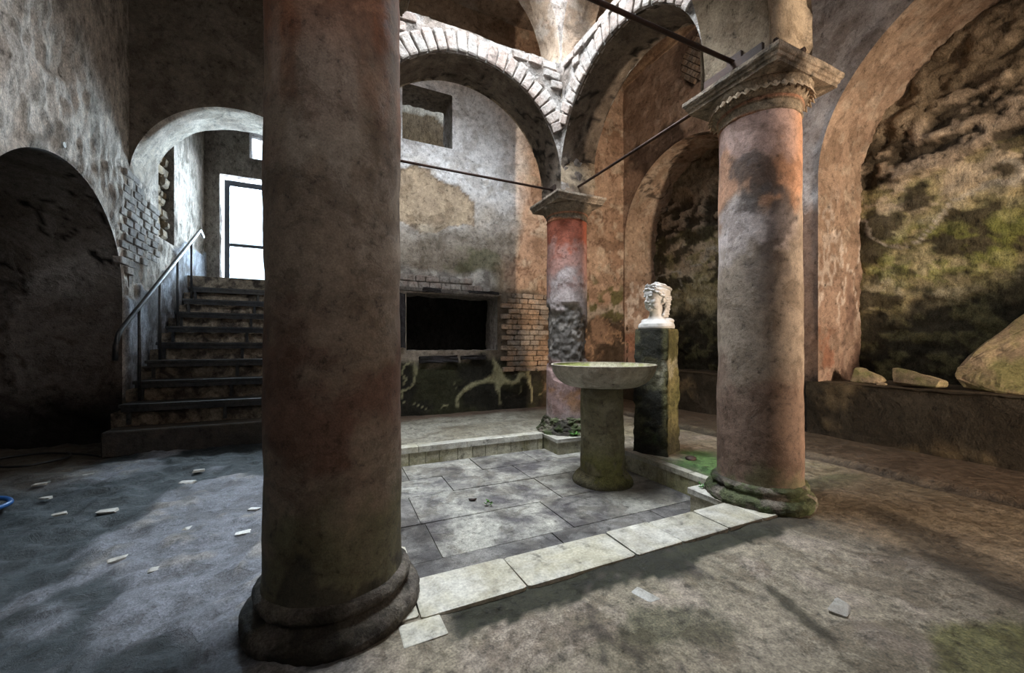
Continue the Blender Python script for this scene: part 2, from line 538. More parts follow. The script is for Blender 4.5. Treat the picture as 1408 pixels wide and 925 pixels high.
def look_back(P, a, b):
    n1 = fbm(P, 0.9, 5, 1); n2 = fbm(P, 2.3, 5, 2); n3 = fbm(P, 6, 4, 3); n4 = fbm(P, 14, 3, 4)
    c = mix(col((0.40, 0.35, 0.29), a.shape), (0.30, 0.25, 0.20), n2)
    d = (n2 - .5) * 0.03 + (n3 - .5) * 0.012
    up = ss(2.7, 3.5, b + (n1 - .5) * 0.8)
    c = mix(c, (0.82, 0.82, 0.83), up * 0.95); c = mix(c, (0.5, 0.46, 0.41), up * ss(.6, .78, n3) * (1 - ss(3.5, 3.9, b)) * 0.7)  # whitish upper plaster, skylight brightness put into its colour
    # upper storey, brown wash
    c = mix(c, (0.44, 0.33, 0.24), ss(4.75, 5.3, b + (n1 - .5) * .5))
    # patch where the upper coat has fallen off
    n6 = fbm(P, 3.4, 6, 6); pt = blob(a, b, 1.2, 3.05, 0.72, 0.42, n6, 0.3, .025)
    c = mix(c, mix(col((0.46, 0.36, 0.25), a.shape), (0.36, 0.28, 0.2), n3), pt); d = d - pt * 0.02; c = mix(c, (0.16, 0.12, 0.09), pt * (1 - blob(a, b, 1.2, 3.05, 0.69, 0.40, n6, 0.3, .02)) * .7)
    pt2 = blob(a, b, 1.25, 2.68, 0.14, 0.07, n2, 0.3); d = d + pt2 * 0.02
    c = mix(c, (0.5, 0.42, 0.32), pt2)
    # grey stained lower coat
    st = band(b, 2.05, 2.75, .2) * ss(.45, .7, n2); c = mix(c, (0.20, 0.17, 0.13), st * 0.6)
    gm = blob(a, b, 2.0, 2.15, 0.55, 0.35, n2, 0.6); c = mix(c, (0.14, 0.14, 0.075), gm * 0.7)
    # terracotta coat on the right, broken along wavy edges
    r = ss(2.5, 2.95, a + (n1 - .5) * .6)
    tc = mix(col((0.50, 0.36, 0.265), a.shape), (0.33, 0.215, 0.15), n2); tc = mix(tc, (0.50, 0.40, 0.31), ss(.6, .8, n3))
    rr = r * ss(1.65, 1.9, b + (n2 - .5) * .3)
    c = mix(c, tc, rr)
    e = vein(n2, .5, .035) * rr; c = mix(c, (0.17, 0.10, 0.07), e * .7); d = d - ss(.5, .53, n2) * rr * 0.014
    # pale bare masonry over the dark opening
    ms = band(b + (n2 - .5) * .14, 1.74, 2.1, .05) * (1 - ss(2.2, 2.45, a))
    c = mix(c, mix(col((0.50, 0.47, 0.43), a.shape), (0.24, 0.22, 0.2), ss(.5, .75, n3)), ms); d = d + ms * (n3 - .4) * 0.05
    # brick backing
    bk = band(a, 2.2, 3.3, .12) * band(b + (n2 - .5) * .2, 0.55, 1.85, .06); c = mix(c, (0.13, 0.105, 0.08), bk); d = d * (1 - bk) - 0.012 * bk
    # black mould near the floor, with cream seams of hard mortar
    lo = 1 - ss(0.78, 0.92, b + (n2 - .5) * .3 - ss(2.3, 3.0, a) * -0.18)
    c = mix(c, mix(col((0.028, 0.026, 0.02), a.shape), (0.045, 0.045, 0.025), ss(.5, .8, n2)), lo)
    nv = fbm(P, 1.5, 2, 23, k=1.3) + (n3 - .5) * .03; v = np.maximum(vein(nv, .5, .03), vein(fbm(P, 2.8, 2, 29, k=1.3) + (n3 - .5) * .03, .5, .024) * ss(.45, .55, n1)) * lo * ss(.05, .12, b)
    c = mix(c, (0.34, 0.32, 0.19), v * .9); d = d + v * 0.018
    # moss and dark damp in the far corner
    cm = band(a, 3.2, 5.2, .3) * band(b + (n2 - .5) * .5, 1.35, 2.05, .15)
    c = mix(c, (0.10, 0.095, 0.035), cm * ss(.4, .6, n3) * .9)
    cl = ss(3.1, 3.3, a) * (1 - ss(1.45, 1.6, b + (n2 - .5) * .3))
    c = mix(c, mix(col((0.22, 0.145, 0.10), a.shape), (0.07, 0.05, 0.035), ss(.42, .62, n2)), cl)
    nv2 = fbm(P, 2.6, 3, 31); vv = vein(nv2, .5, .04) * cl; c = mix(c, (0.38, 0.25, 0.16), vv * .8); d = d + vv * .02
    return c, d


def look_right(P, a, b):
    n1 = fbm(P, 0.8, 5, 41); n2 = fbm(P, 2.2, 5, 42); n3 = fbm(P, 6, 4, 43)
    c = mix(col((0.45, 0.33, 0.255), a.shape), (0.33, 0.24, 0.185), n2); c = mix(c, (0.46, 0.36, 0.29), ss(.55, .8, n3) * .7)
    d = (n2 - .5) * 0.03 + (n3 - .5) * 0.012
    g = 1 - ss(2.9, 3.6, a + (n1 - .5) * .6)
    c = mix(c, mix(col((0.40, 0.37, 0.36), a.shape), (0.28, 0.24, 0.22), n3), g)
    lo = 1 - ss(2.2, 2.6, b + (n2 - .5) * .5); c = mix(c, (0.20, 0.12, 0.08), lo * .8)
    e = vein(n1, .52, .02); c = mix(c, (0.12, 0.09, 0.07), e * .6); d = d - ss(.52, .545, n1) * .012
    c = mix(c, (0.05, 0.04, 0.035), blob(a, b, 4.02, 5.18, .33, .39, n3, .15, .04)); d = d * (1 - blob(a, b, 4.02, 5.18, .38, .44, n3, .15, .04))
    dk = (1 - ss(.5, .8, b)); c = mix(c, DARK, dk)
    sm = blob(a, b, 4.9, 4.15, .55, .35, n2, .5); c = mix(c, (0.08, 0.06, 0.05), sm * .8)
    return c, d


def look_niche_back(P, a, b):
    n1 = fbm(P, 0.9, 5, 51); n2 = fbm(P, 2.4, 6, 52, (1, 1, 1.6)); n3 = fbm(P, 7, 5, 53, (1, 1, 1.3)); n4 = fbm(P, 18, 3, 54)
    c = mix(col((0.30, 0.25, 0.14), a.shape), (0.15, 0.14, 0.06), ss(.35, .65, n2)); c = mix(c, (0.40, 0.35, 0.24), ss(.6, .75, n3) * .6)
    tn = band(b + (n1 - .5) * .5, 2.35, 2.85, .05); c = mix(c, (0.42, 0.34, 0.24), tn * ss(.35, .5, n3) * .9)
    rk = ss(2.72, 2.80, b + (n1 - .5) * .5 - (a - 1.5) * .06)
    c = mix(c, mix(col((0.05, 0.04, 0.03), a.shape), (0.30, 0.24, 0.18), ss(.54, .66, n3)), rk * .95)
    c = mix(c, (0.24, 0.19, 0.13), rk * ss(3.3, 3.7, b + (n2 - .5) * .5) * .8)
    bl = ss(.52, .60, n2) * (1 - rk); c = mix(c, (0.055, 0.045, 0.028), bl * .9)
    c = mix(c, (0.17, 0.18, 0.045), blob(a, b, 1.6, 2.0, .9, .3, n2, .7, .3) * ss(.4, .6, n3) * .7)
    lo = 1 - ss(1.2, 1.6, b + (n2 - .5) * .9 + (n1 - .5) * .4)
    c = mix(c, mix(col((0.02, 0.018, 0.013), a.shape), (0.07, 0.065, 0.03), ss(.6, .75, n3)), lo * .94)
    nv = fbm(P, 1.1, 2, 56, k=1.3) + (n3 - .5) * .04; v = vein(nv, .5, .016) * band(b, 1.5, 2.75, .1)
    c = mix(c, (0.38, 0.34, 0.27), v)
    d = (n2 - .5) * .09 + (n3 - .5) * .05 + (n4 - .5) * .02 - ss(.5, .515, nv) * .035 + rk * (n3 - .5) * .09
    return c, d


def look_intrados(P, a, b, t=None):
    n1 = fbm(P, 1.0, 5, 61); n2 = fbm(P, 2.6, 5, 62); n3 = fbm(P, 7, 4, 63)
    c = mix(col((0.44, 0.33, 0.245), a.shape), (0.33, 0.235, 0.175), n2); c = mix(c, (0.48, 0.40, 0.32), ss(.55, .75, n3) * .6)
    e = vein(n1, .5, .025); c = mix(c, (0.07, 0.055, 0.045), e * .85)
    d = (n2 - .5) * .03 - ss(.5, .52, n1) * .015
    lo = 1 - ss(1.7, 2.6, b + (n2 - .5) * .8)
    nv = fbm(P, 2.2, 4, 66, (1, 1, .6))
    c = mix(c, (0.29, 0.20, 0.155), lo * .7); c = mix(c, (0.55, 0.47, 0.41), vein(nv, .5, .05) * ss(1.0, 1.6, b) * (1 - ss(2.4, 2.9, b)))
    c = mix(c, (0.30, 0.11, 0.06), blob(t, b, .18, 0.95, .12, .26, n3, .8, .3) * .5)
    c = mix(c, (0.16, 0.10, 0.08), ss(.6, .75, nv) * lo * .7)
    return c, d


def look_court_in(P, a, b, t=None):
    n1 = fbm(P, 1.2, 5, 71); n2 = fbm(P, 3.0, 5, 72); n3 = fbm(P, 8, 4, 73)
    c = mix(col((0.21, 0.175, 0.14), a.shape), (0.13, 0.105, 0.085), n2); c = mix(c, (0.27, 0.225, 0.18), ss(.55, .8, n3) * .5)
    nv = fbm(P, 1.6, 4, 74); e = vein(nv, .5, .03); c = mix(c, (0.02, 0.018, 0.016), e * .9)
    return c, (n2 - .5) * .02 - ss(.5, .52, nv) * .018


def look_white(P, a, b, t=None):
    n2 = fbm(P, 3.0, 5, 81); n3 = fbm(P, 11, 4, 82)
    c = mix(col((0.41, 0.39, 0.37), a.shape), (0.29, 0.25, 0.22), ss(.5, .8, n2)); c = mix(c, (0.22, 0.19, 0.17), ss(.62, .8, n3) * .7)
    return c, (n2 - .5) * .03 + (n3 - .5) * .03


def look_upper(P, a, b, t=None):
    n1 = fbm(P, 1.2, 4, 85); n2 = fbm(P, 3.0, 5, 86); n3 = fbm(P, 8, 4, 87)
    c = mix(col((0.42, 0.33, 0.25), a.shape), (0.30, 0.22, 0.16), n2); c = mix(c, (0.18, 0.14, 0.11), vein(n1, .5, .03) * .7)
    c = mix(c, (0.5, 0.45, 0.4), ss(.6, .8, n3) * .5)
    return c, (n2 - .5) * .03


def look_left(P, a, b):
    n1 = fbm(P, 0.9, 5, 91); n2 = fbm(P, 2.4, 5, 92); n3 = fbm(P, 9, 4, 93, (1, 1, .45)); n4 = fbm(P, 20, 3, 94, (1, 1, .4))
    c = mix(col((0.62, 0.555, 0.49), a.shape), (0.48, 0.42, 0.365), n2); c = mix(c, (0.26, 0.225, 0.19), ss(.60, .76, n3) * .8)
    d = (n2 - .5) * .025 + (n3 - .5) * .03 + (n4 - .5) * .012
    # thin smooth coat high up at the near end
    nb = fbm(P, 1.6, 3, 96)
    up = ss(3.0, 3.06, b + (nb - .5) * .55 + (a - 4.2) * -.3) * (1 - ss(4.55, 4.62, a + (nb - .5) * .3))
    c = mix(c, (0.30, 0.27, 0.24), up * ss(.3, .6, n1)); d = d - up * .03
    sm = ss(4.6, 5.0, a + (n1 - .5) * .3) * ss(2.6, 3.2, b); d = d * (1 - .7 * sm)
    # smooth dado along the stairs, wavy upper edge
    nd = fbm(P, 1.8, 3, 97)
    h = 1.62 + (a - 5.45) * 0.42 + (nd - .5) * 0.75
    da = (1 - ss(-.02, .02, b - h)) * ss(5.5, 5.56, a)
    c = mix(c, mix(col((0.44, 0.47, 0.53), a.shape), (0.27, 0.28, 0.31), ss(.45, .7, n2)), da)  # bluish tint puts the cool light spill into the plaster colour
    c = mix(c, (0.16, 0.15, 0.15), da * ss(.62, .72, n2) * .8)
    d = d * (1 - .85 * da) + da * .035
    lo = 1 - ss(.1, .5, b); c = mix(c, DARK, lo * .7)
    return c, d


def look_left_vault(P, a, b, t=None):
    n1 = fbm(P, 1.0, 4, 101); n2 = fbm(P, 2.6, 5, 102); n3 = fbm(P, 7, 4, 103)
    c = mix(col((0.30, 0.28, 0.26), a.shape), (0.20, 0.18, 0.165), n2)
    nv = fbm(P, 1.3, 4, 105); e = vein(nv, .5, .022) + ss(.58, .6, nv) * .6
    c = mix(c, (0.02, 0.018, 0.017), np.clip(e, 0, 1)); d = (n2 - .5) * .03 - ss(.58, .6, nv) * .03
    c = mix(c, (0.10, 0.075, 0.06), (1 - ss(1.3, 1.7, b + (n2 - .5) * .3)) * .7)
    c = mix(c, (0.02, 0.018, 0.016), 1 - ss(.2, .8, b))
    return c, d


def look_end(P, a, b, t=None):
    n2 = fbm(P, 2.6, 5, 111); n3 = fbm(P, 9, 4, 112)
    c = mix(col((0.34, 0.31, 0.28), a.shape), (0.22, 0.19, 0.17), n2)
    return c, (n2 - .5) * .03 + (n3 - .5) * .02


def look_stairwall(P, a, b):
    n1 = fbm(P, 0.9, 5, 121); n2 = fbm(P, 2.4, 5, 122); n3 = fbm(P, 9, 4, 123)
    c = mix(col((0.24, 0.205, 0.165), a.shape), (0.17, 0.14, 0.115), n2); c = mix(c, (0.28, 0.24, 0.2), ss(.55, .8, n3) * .4)
    return c, (n2 - .5) * .02 + (n3 - .5) * .008


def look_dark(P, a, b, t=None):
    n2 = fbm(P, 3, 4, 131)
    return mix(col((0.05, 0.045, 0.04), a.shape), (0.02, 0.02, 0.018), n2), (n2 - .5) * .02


# ------------------------------------------------------------------ the setting: floor
XL, XR, YF, YB, ZC = -2.0, 4.85, -0.9, 5.65, 6.1      # room faces and ceiling height
BX0, BX1, BY0, BY1, BZ = 0.0, 2.53, 1.68, 3.88, -0.165  # sunken basin


def look_floor(P, a, b):
    n1 = fbm(P, 0.8, 5, 141); n2 = fbm(P, 2.2, 5, 142); n3 = fbm(P, 7, 4, 143); n4 = fbm(P, 22, 3, 144)
    c = mix(col((0.30, 0.26, 0.20), a.shape), (0.20, 0.175, 0.125), n2); c = mix(c, (0.32, 0.27, 0.225), ss(.55, .8, n3) * .6)
    c = mix(c, (0.18, 0.18, 0.10), ss(.55, .75, n1) * .45)
    d = (n2 - .5) * .014 + (n3 - .5) * .008
    # left passage: dark rough paving, blue sky reflection painted in as paler stretches
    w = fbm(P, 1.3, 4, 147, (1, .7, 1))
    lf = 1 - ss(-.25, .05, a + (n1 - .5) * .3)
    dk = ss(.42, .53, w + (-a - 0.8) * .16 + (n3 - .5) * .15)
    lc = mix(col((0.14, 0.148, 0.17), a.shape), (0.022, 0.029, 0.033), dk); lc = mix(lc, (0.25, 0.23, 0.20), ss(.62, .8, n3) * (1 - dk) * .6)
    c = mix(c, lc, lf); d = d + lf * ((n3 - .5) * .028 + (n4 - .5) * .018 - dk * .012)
    br = 1 - ss(-1.95, -1.7, a + (n2 - .5) * .3); c = mix(c, (0.07, 0.055, 0.04), br * lf * ss(3.6, 4.2, b))
    # mossy dark strip before the front kerb
    ms = band(b + (n2 - .5) * .10 + (n3 - .5) * .08, 1.30, 1.60, .012) * band(a, .38, 2.55, .05)
    c = mix(c, (0.018, 0.020, 0.010), ms * .97); d = d - ms * .006
    # green moss behind the right kerb
    gm = blob(a, b, 2.85, 2.22, .38, .42, n2, .45, .3) * ss(2.5, 2.6, a)
    c = mix(c, (0.045, 0.12, 0.025), gm * .9)
    gl = blob(a, b, 3.2, 1.62, .5, .09, n2, .5, .3); c = mix(c, (0.05, 0.09, 0.035), gl * .8)
    # right passage: browner, dark tongues
    rt = ss(1.9, 2.7, a + (n1 - .5) * .6) * (1 - ss(1.5, 2.0, b))
    c = mix(c, (0.11, 0.088, 0.062), rt * .85)
    k = blob((a - 2.75) * .55 + (b - 1.0) * .84, -(a - 2.75) * .84 + (b - 1.0) * .55, -.12, -.08, .62, .14, n2, .4)
    c = mix(c, (0.055, 0.045, 0.032), k * .85)
    t1 = blob((a - 1.60) * .35 + (b - .90) * .94, (a - 1.60) * .94 - (b - .90) * .35, 0, 0, .17, .028, n2, .5)
    c = mix(c, (0.05, 0.045, 0.03), t1 * .9)
    g2 = blob(a, b, 1.95, .45, .4, .14, n2, .6); c = mix(c, (0.11, 0.11, 0.03), g2 * .8)
    g3 = blob(a, b, 1.0, 1.05, .25, .12, n2, .8); c = mix(c, (0.06, 0.065, 0.03), g3 * .55)
    # back passage paler, dirty red-brown by the walls
    bk = ss(3.95, 4.1, b) * ss(.0, .2, a); c = mix(c, mix(col((0.34, 0.33, 0.28), a.shape), (0.22, 0.2, 0.15), n2), bk)
    ed = ss(5.2, 5.5, b + (n2 - .5) * .2) * ss(-.1, .1, a); c = mix(c, (0.12, 0.07, 0.045), ed * .8)
    er = ss(3.85, 4.0, a + (n2 - .5) * .1); c = mix(c, (0.065, 0.045, 0.03), er * .9); d = d + er * .035
    ln = band(a + (n2 - .5) * .1, 3.84, 3.93, .015); c = mix(c, (0.03, 0.025, 0.02), ln * .8); d = d - ln * .02
    kb = band(b, 1.485, 1.70, .006) * band(a, .26, 2.62, .03); d = d * (1 - kb) - kb * .03
    cr = vein(fbm(P, .7, 4, 149), .5, .006) * (1 - lf); c = mix(c, (0.07, 0.06, 0.05), cr * .7)
    return c, d


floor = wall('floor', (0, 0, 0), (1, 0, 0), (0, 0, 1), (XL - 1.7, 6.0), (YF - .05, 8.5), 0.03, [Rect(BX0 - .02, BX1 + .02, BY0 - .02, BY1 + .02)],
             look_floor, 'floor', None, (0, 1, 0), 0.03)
tag(floor, kind='structure')
CH = [(-1.706, 4.13), (-1.9, 4.0), (-1.692, 3.615), (-1.454, 3.236), (-1.218, 3.172), (-0.908, 2.439), (-0.699, 2.257), (-0.426, 2.84), (-0.417, 2.498),
      (-0.687, 2.692), (-0.95, 3.6), (-0.3, 3.1), (-0.95, 3.9)]
for i, (x, y) in enumerate(CH):
    s = random.uniform(.035, .06)
    piece('marble_chip', 'chip', (x, y, .001), (s * 1.5, s * .9, .014), (0, 0, random.uniform(-.5, .5)), floor)
piece('marble_chip', 'chip', (1.143, 1.196, .0), (.05, .09, .016), (0, 0, .3), floor)
piece('marble_chip', 'chip', (1.762, .834, .0), (.10, .05, .014), (0, 0, .25), floor)

# ------------------------------------------------------------------ the setting: walls
X3, Y3, ZA = (1.0, 0, 0), (0, 1.0, 0), (0, 0, 1.0)


def S(o):
    return tag(o, kind='structure')


def quad_panel(name, O, A, B, la, lb, look, mat, parent=None, res=0.08, Nn=None):
    Nn = Nn or tuple(np.cross(A, B))
    return wall(name, O, A, Nn, (0, la), (0, lb), res, [], look, mat, parent, B)


def look_backall(P, a, b):
    c, d = look_back(P, a, b); c2, d2 = look_stairwall(P, a, b)
    m = 1 - ss(0.0, 0.25, a)
    return mix(c, c2, m), d * (1 - m) + d2 * m


ST_ARCH = Arch(-1.0, 1.0, 2.83, -0.02)
HOLE = Rect(0.97, 2.36, 0.93, 1.75)
UPWIN = Rect(0.915, 1.637, 3.91, 4.70)
wall_back = S(wall('wall_back', (0, YB, 0), X3, (0, -1, 0), (XL - .12, XR + .1), (-.02, ZC + .05), 0.028, [ST_ARCH, HOLE, UPWIN], look_backall, 'plaster'))


def look_white_intrados(P, a, b, t):
    n2 = fbm(P, 2.6, 5, 151); n3 = fbm(P, 8, 4, 152)
    w = ss(2.86, 2.95, b + (n2 - .5) * .2)
    c = mix(col((0.26, 0.23, 0.2), a.shape), (0.17, 0.15, 0.13), n3)
    c = mix(c, mix(col((0.76, 0.69, 0.60), a.shape), (0.60, 0.53, 0.46), ss(.5, .8, n2)), w)
    return c, (n2 - .5) * .03 + w * .015


reveal('stair_arch_soffit', ST_ARCH, (0, YB, 0), X3, (0, -1, 0), 0.5, look_white_intrados, 'plaster', wall_back)
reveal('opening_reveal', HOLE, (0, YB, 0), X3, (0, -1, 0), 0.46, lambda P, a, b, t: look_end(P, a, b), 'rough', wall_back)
wr = reveal('window_reveal', UPWIN, (0, YB, 0), X3, (0, -1, 0), 0.5,
            lambda P, a, b, t: (mix(look_white(P, a, b)[0], (0.2, 0.16, 0.12), ss(4.55, 4.68, b)), look_white(P, a, b)[1]), 'rough', wall_back)
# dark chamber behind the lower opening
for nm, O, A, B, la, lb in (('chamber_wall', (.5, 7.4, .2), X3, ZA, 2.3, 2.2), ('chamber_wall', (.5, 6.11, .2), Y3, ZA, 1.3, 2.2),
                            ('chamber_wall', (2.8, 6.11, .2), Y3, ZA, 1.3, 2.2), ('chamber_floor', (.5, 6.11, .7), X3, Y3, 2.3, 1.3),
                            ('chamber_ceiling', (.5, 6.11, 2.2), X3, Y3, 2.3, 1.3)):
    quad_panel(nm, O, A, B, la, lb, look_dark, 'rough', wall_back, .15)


def look_well(P, a, b):
    n2 = fbm(P, 2.0, 4, 161)
    m = ss(4.93, 4.97, P[..., 2] + (n2 - .5) * .35 - P[..., 0] * .12)
    return mix(mix(col((0.24, 0.18, 0.11), a.shape), (0.16, 0.12, 0.08), n2), (0.50, 0.46, 0.38), m), (n2 - .5) * .04


quad_panel('light_well_wall', (.1, 7.0, 3.2), X3, ZA, 2.8, 3.2, look_well, 'rough', wall_back, .05)

NICHE1 = Arch(1.0, 1.5, 2.84, 0.6); NICHE2 = Arch(4.37, 1.25, 2.88, 0.6)
wall_right = S(wall('wall_right', (XR, 0, 0), Y3, (-1, 0, 0), (YF - .05, YB + .1), (-.02, ZC + .05), 0.03, [NICHE1, NICHE2], look_right, 'plaster'))
for nch, dep in ((NICHE1, 0.87), (NICHE2, 0.72)):
    reveal('niche_soffit', nch, (XR, 0, 0), Y3, (-1, 0, 0), dep + .1, look_intrados, 'plaster', wall_right, 0.03)
    wall('niche_back', (XR + dep, 0, 0), Y3, (-1, 0, 0), (nch.ac - nch.R - .08, nch.ac + nch.R + .08), (.5, nch.zc + nch.R + .08), 0.03, [], look_niche_back, 'rough', wall_right)

LV = Arch(4.5, 1.0, 1.54, -0.02); GAP = Rect(6.46, 7.02, 2.4, 4.9)
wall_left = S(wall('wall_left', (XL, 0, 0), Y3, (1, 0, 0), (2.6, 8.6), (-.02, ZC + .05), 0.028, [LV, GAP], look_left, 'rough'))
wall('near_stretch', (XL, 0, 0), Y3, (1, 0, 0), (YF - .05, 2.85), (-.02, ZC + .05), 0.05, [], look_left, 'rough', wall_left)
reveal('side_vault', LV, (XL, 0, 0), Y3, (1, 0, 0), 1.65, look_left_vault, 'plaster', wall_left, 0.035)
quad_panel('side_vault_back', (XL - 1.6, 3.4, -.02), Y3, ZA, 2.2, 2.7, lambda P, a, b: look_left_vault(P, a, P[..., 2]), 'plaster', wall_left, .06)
reveal('gap_reveal', GAP, (XL, 0, 0), Y3, (1, 0, 0), 0.22, lambda P, a, b, t: look_end(P, a, b), 'rough', wall_left)
quad_panel('gap_back', (XL - .2, 6.4, 2.3), Y3, ZA, .7, 2.7, look_dark, 'rough', wall_left, .06)
# rubble stones filling the gap
z = 2.44
while z < 4.85:
    h = random.uniform(.10, .17); y = 6.47
    while y < 6.98:
        w = min(random.uniform(.16, .34), 7.0 - y)
        if w > .07:
            piece('rubble_stone', 'rubble', (XL - .12 + random.uniform(-.03, .02), y + w / 2, z + h / 2), (.16, w * .96, h * .94), (0, 0, random.uniform(-.06, .06)), wall_left)
        y += w
    z += h
bm = tube_bm([(XL - .02, 4.443, 2.638), (XL + .03, 4.443, 2.638)], .022, 12)
bm_obj('wall_stud', bm, 'chip', wall_left, False)
# bricks showing where the plaster of the stair jamb has fallen
for k in range(15):
    zz = 1.72 + k * .088
    off = .1 * (k % 2)
    for j in range(7):
        yy = 5.52 + off + j * .19 + random.uniform(-.02, .02)
        lo = 1.62 + (yy - 5.45) * .42 - .02
        if zz < lo + .12 or zz > 2.95 - abs(yy - 5.8) * .5 + random.uniform(-.1, .1) or yy > 6.42:
            continue
        piece('brick', 'greybrick', (XL - .014 + random.uniform(-.012, .008), yy, zz), (.07, .175, .074), (random.uniform(-.04, .04), 0, random.uniform(-.03, .03)), wall_left)

# stairwell end wall with door and small window
DOOR = Rect(-1.78, -0.66, 2.065, 4.04); LITE = Rect(-1.336, -0.93, 4.4, 4.89)
wall_end = S(wall('wall_stair_end', (0, 8.46, 0), X3, (0, -1, 0), (XL - .05, .1), (0, 5.4), 0.04, [DOOR, LITE], look_end, 'rough'))
reveal('door_reveal', DOOR, (0, 8.46, 0), X3, (0, -1, 0), .3, lambda P, a, b, t: look_white(P, a, b), 'rough', wall_end)
reveal('light_reveal', LITE, (0, 8.46, 0), X3, (0, -1, 0), .3, lambda P, a, b, t: look_white(P, a, b), 'rough', wall_end)
S(quad_panel('wall_stair_right', (0.0, YB + .02, 0), Y3, ZA, 2.95, 5.4, look_stairwall, 'plaster', None, .08, (-1, 0, 0)))
S(quad_panel('ceiling_stair', (XL - .1, YB + .02, 5.3), X3, Y3, 2.2, 2.95, look_stairwall, 'plaster', None, .1, (0, 0, -1)))

# front wall behind the camera, with the entrance passage
ENT = Rect(2.86, 4.80, -0.02, 2.75); FILL_GAP = Rect(.3, 1.7, 3.2, 4.6)  # the second opening is added for the fill lamp
wall_front = S(wall('wall_front', (0, YF, 0), X3, (0, 1, 0), (XL - .1, XR + 1.0), (-.02, ZC + .05), 0.07, [ENT, FILL_GAP], look_right, 'plaster'))
for O, A, B, la, lb in (((2.86, -3.8, 0), Y3, ZA, 2.92, 2.75), ((4.80, -3.8, 0), Y3, ZA, 2.92, 2.75), ((2.86, -3.8, 2.75), X3, Y3, 1.94, 2.92),
                        ((2.86, -3.8, 0), X3, Y3, 1.94, 2.92), ((2.86, -3.8, 0), X3, ZA, 1.94, 2.75)):
    quad_panel('passage_wall', O, A, B, la, lb, look_right, 'plaster', wall_front, .12)

S(wall('ceiling', (0, 0, ZC), X3, (0, 0, -1), (XL - .1, XR + 1.0), (YF - .1, YB + .1), 0.1, [Rect(.05, 2.52, 1.7, 3.95)], look_upper, 'plaster', None, (0, 1, 0)))

# cornice along the right wall
bm = bmesh.new()
prof = [(0, 5.66), (.03, 5.68), (.035, 5.73), (.07, 5.76), (.09, 5.80), (.10, 5.86), (0, 5.88)]
rows = [[bm.verts.new((XR + .02 - p[0], y, p[1])) for p in prof] for y in np.linspace(2.2, YB + .02, 24)]
for r0, r1 in zip(rows[:-1], rows[1:]):
    for i in range(len(prof) - 1):
        bm.faces.new((r0[i], r0[i + 1], r1[i + 1], r1[i]))
S(bm_obj('trim_1', bm, plain('cornice_stucco', (0.38, 0.27, 0.18), (0.28, 0.19, 0.13), 30, .3, .5, .9, .05, .15, 0)))
# net-pattern masonry where the plaster has fallen from the right wall
for i in range(9):
    for j in range(14):
        y = 3.55 + i * .1 + (j % 2) * .05; zz = 4.82 + j * .052
        n = (abs(y - 4.02) / .30) ** 2 + (abs(zz - 5.18) / .36) ** 2
        if n < 1:
            piece('net_stone', 'brick', (XR - .012, y, zz), (.05, .062, .062), (PI / 4, 0, 0), wall_right)
# bricks on the back wall, right of the dark opening
for k in range(15):
    zz = .63 + k * .083; x = 2.42 + (.1 if k % 2 else 0) + random.uniform(-.02, .02)
    while x < 3.22:
        w = random.uniform(.15, .23)
        if x + w / 2 < 3.28 and not (zz > 1.72 and x < 2.6):
            piece('brick', 'brick', (x + w / 2, YB - .004 + random.uniform(-.006, .006), zz), (w - .014, .06, .071), (0, random.uniform(-.02, .02), 0), wall_back)
        x += w
for x0, z0, n in ((3.42, 1.62, 6),):
    for i in range(n):
        piece('brick', 'brick', (x0 + i * .075, YB - .01, z0 + .02 * math.sin(i)), (.06, .06, .2), (0, .2, 0), wall_back)
# pale stones over the opening
for k in range(2):
    x = .80 + .08 * k
    while x < 2.1 - .2 * k:
        w = random.uniform(.13, .26)
        piece('lintel_stone', 'pale', (x + w / 2, YB - .01, 1.86 + k * .1), (w - .02, .07, .085), (0, random.uniform(-.05, .05), 0), wall_back)
        x += w
piece('lintel_beam', 'greybrick', (1.62, YB - .005, 1.785), (1.55, .10, .05), (0, .02, 0), wall_back)
for x, zz, w, h in ((1.32, 1.80, .26, .05), (2.12, 1.80, .5, .035), (1.42, .80, .55, .10), (1.95, .82, .38, .06), (.9, 1.35, .09, .75)):
    bm = box_bm(-w / 2, w / 2, -.05, .05, -h / 2, h / 2, 0, 1, .008)
    bmesh.ops.subdivide_edges(bm, edges=bm.edges[:], cuts=3, use_grid_fill=True)
    for v in bm.verts:
        v.co += Vector((random.uniform(-.01, .01), random.uniform(-.012, .012), random.uniform(-.01, .01)))
    o = bm_obj('charred_beam', bm, 'char', wall_back); o.location = (x, YB - .02, zz)

# ------------------------------------------------------------------ arcades round the court
def look_pier(P, a, b, t=None):
    n1 = fbm(P, 1.3, 5, 171); n2 = fbm(P, 3.0, 5, 172); n3 = fbm(P, 8, 4, 173)
    c = mix(col((0.40, 0.33, 0.24), a.shape), (0.30, 0.23, 0.16), n2)
    e = vein(n1, .48, .03); c = mix(c, (0.05, 0.04, 0.035), e * .9)
    c = mix(c, (0.14, 0.11, 0.09), (1 - ss(2.76, 2.82, b + (n2 - .5) * .08)) * .7)
    return c, (n2 - .5) * .025 - ss(.48, .5, n1) * .02


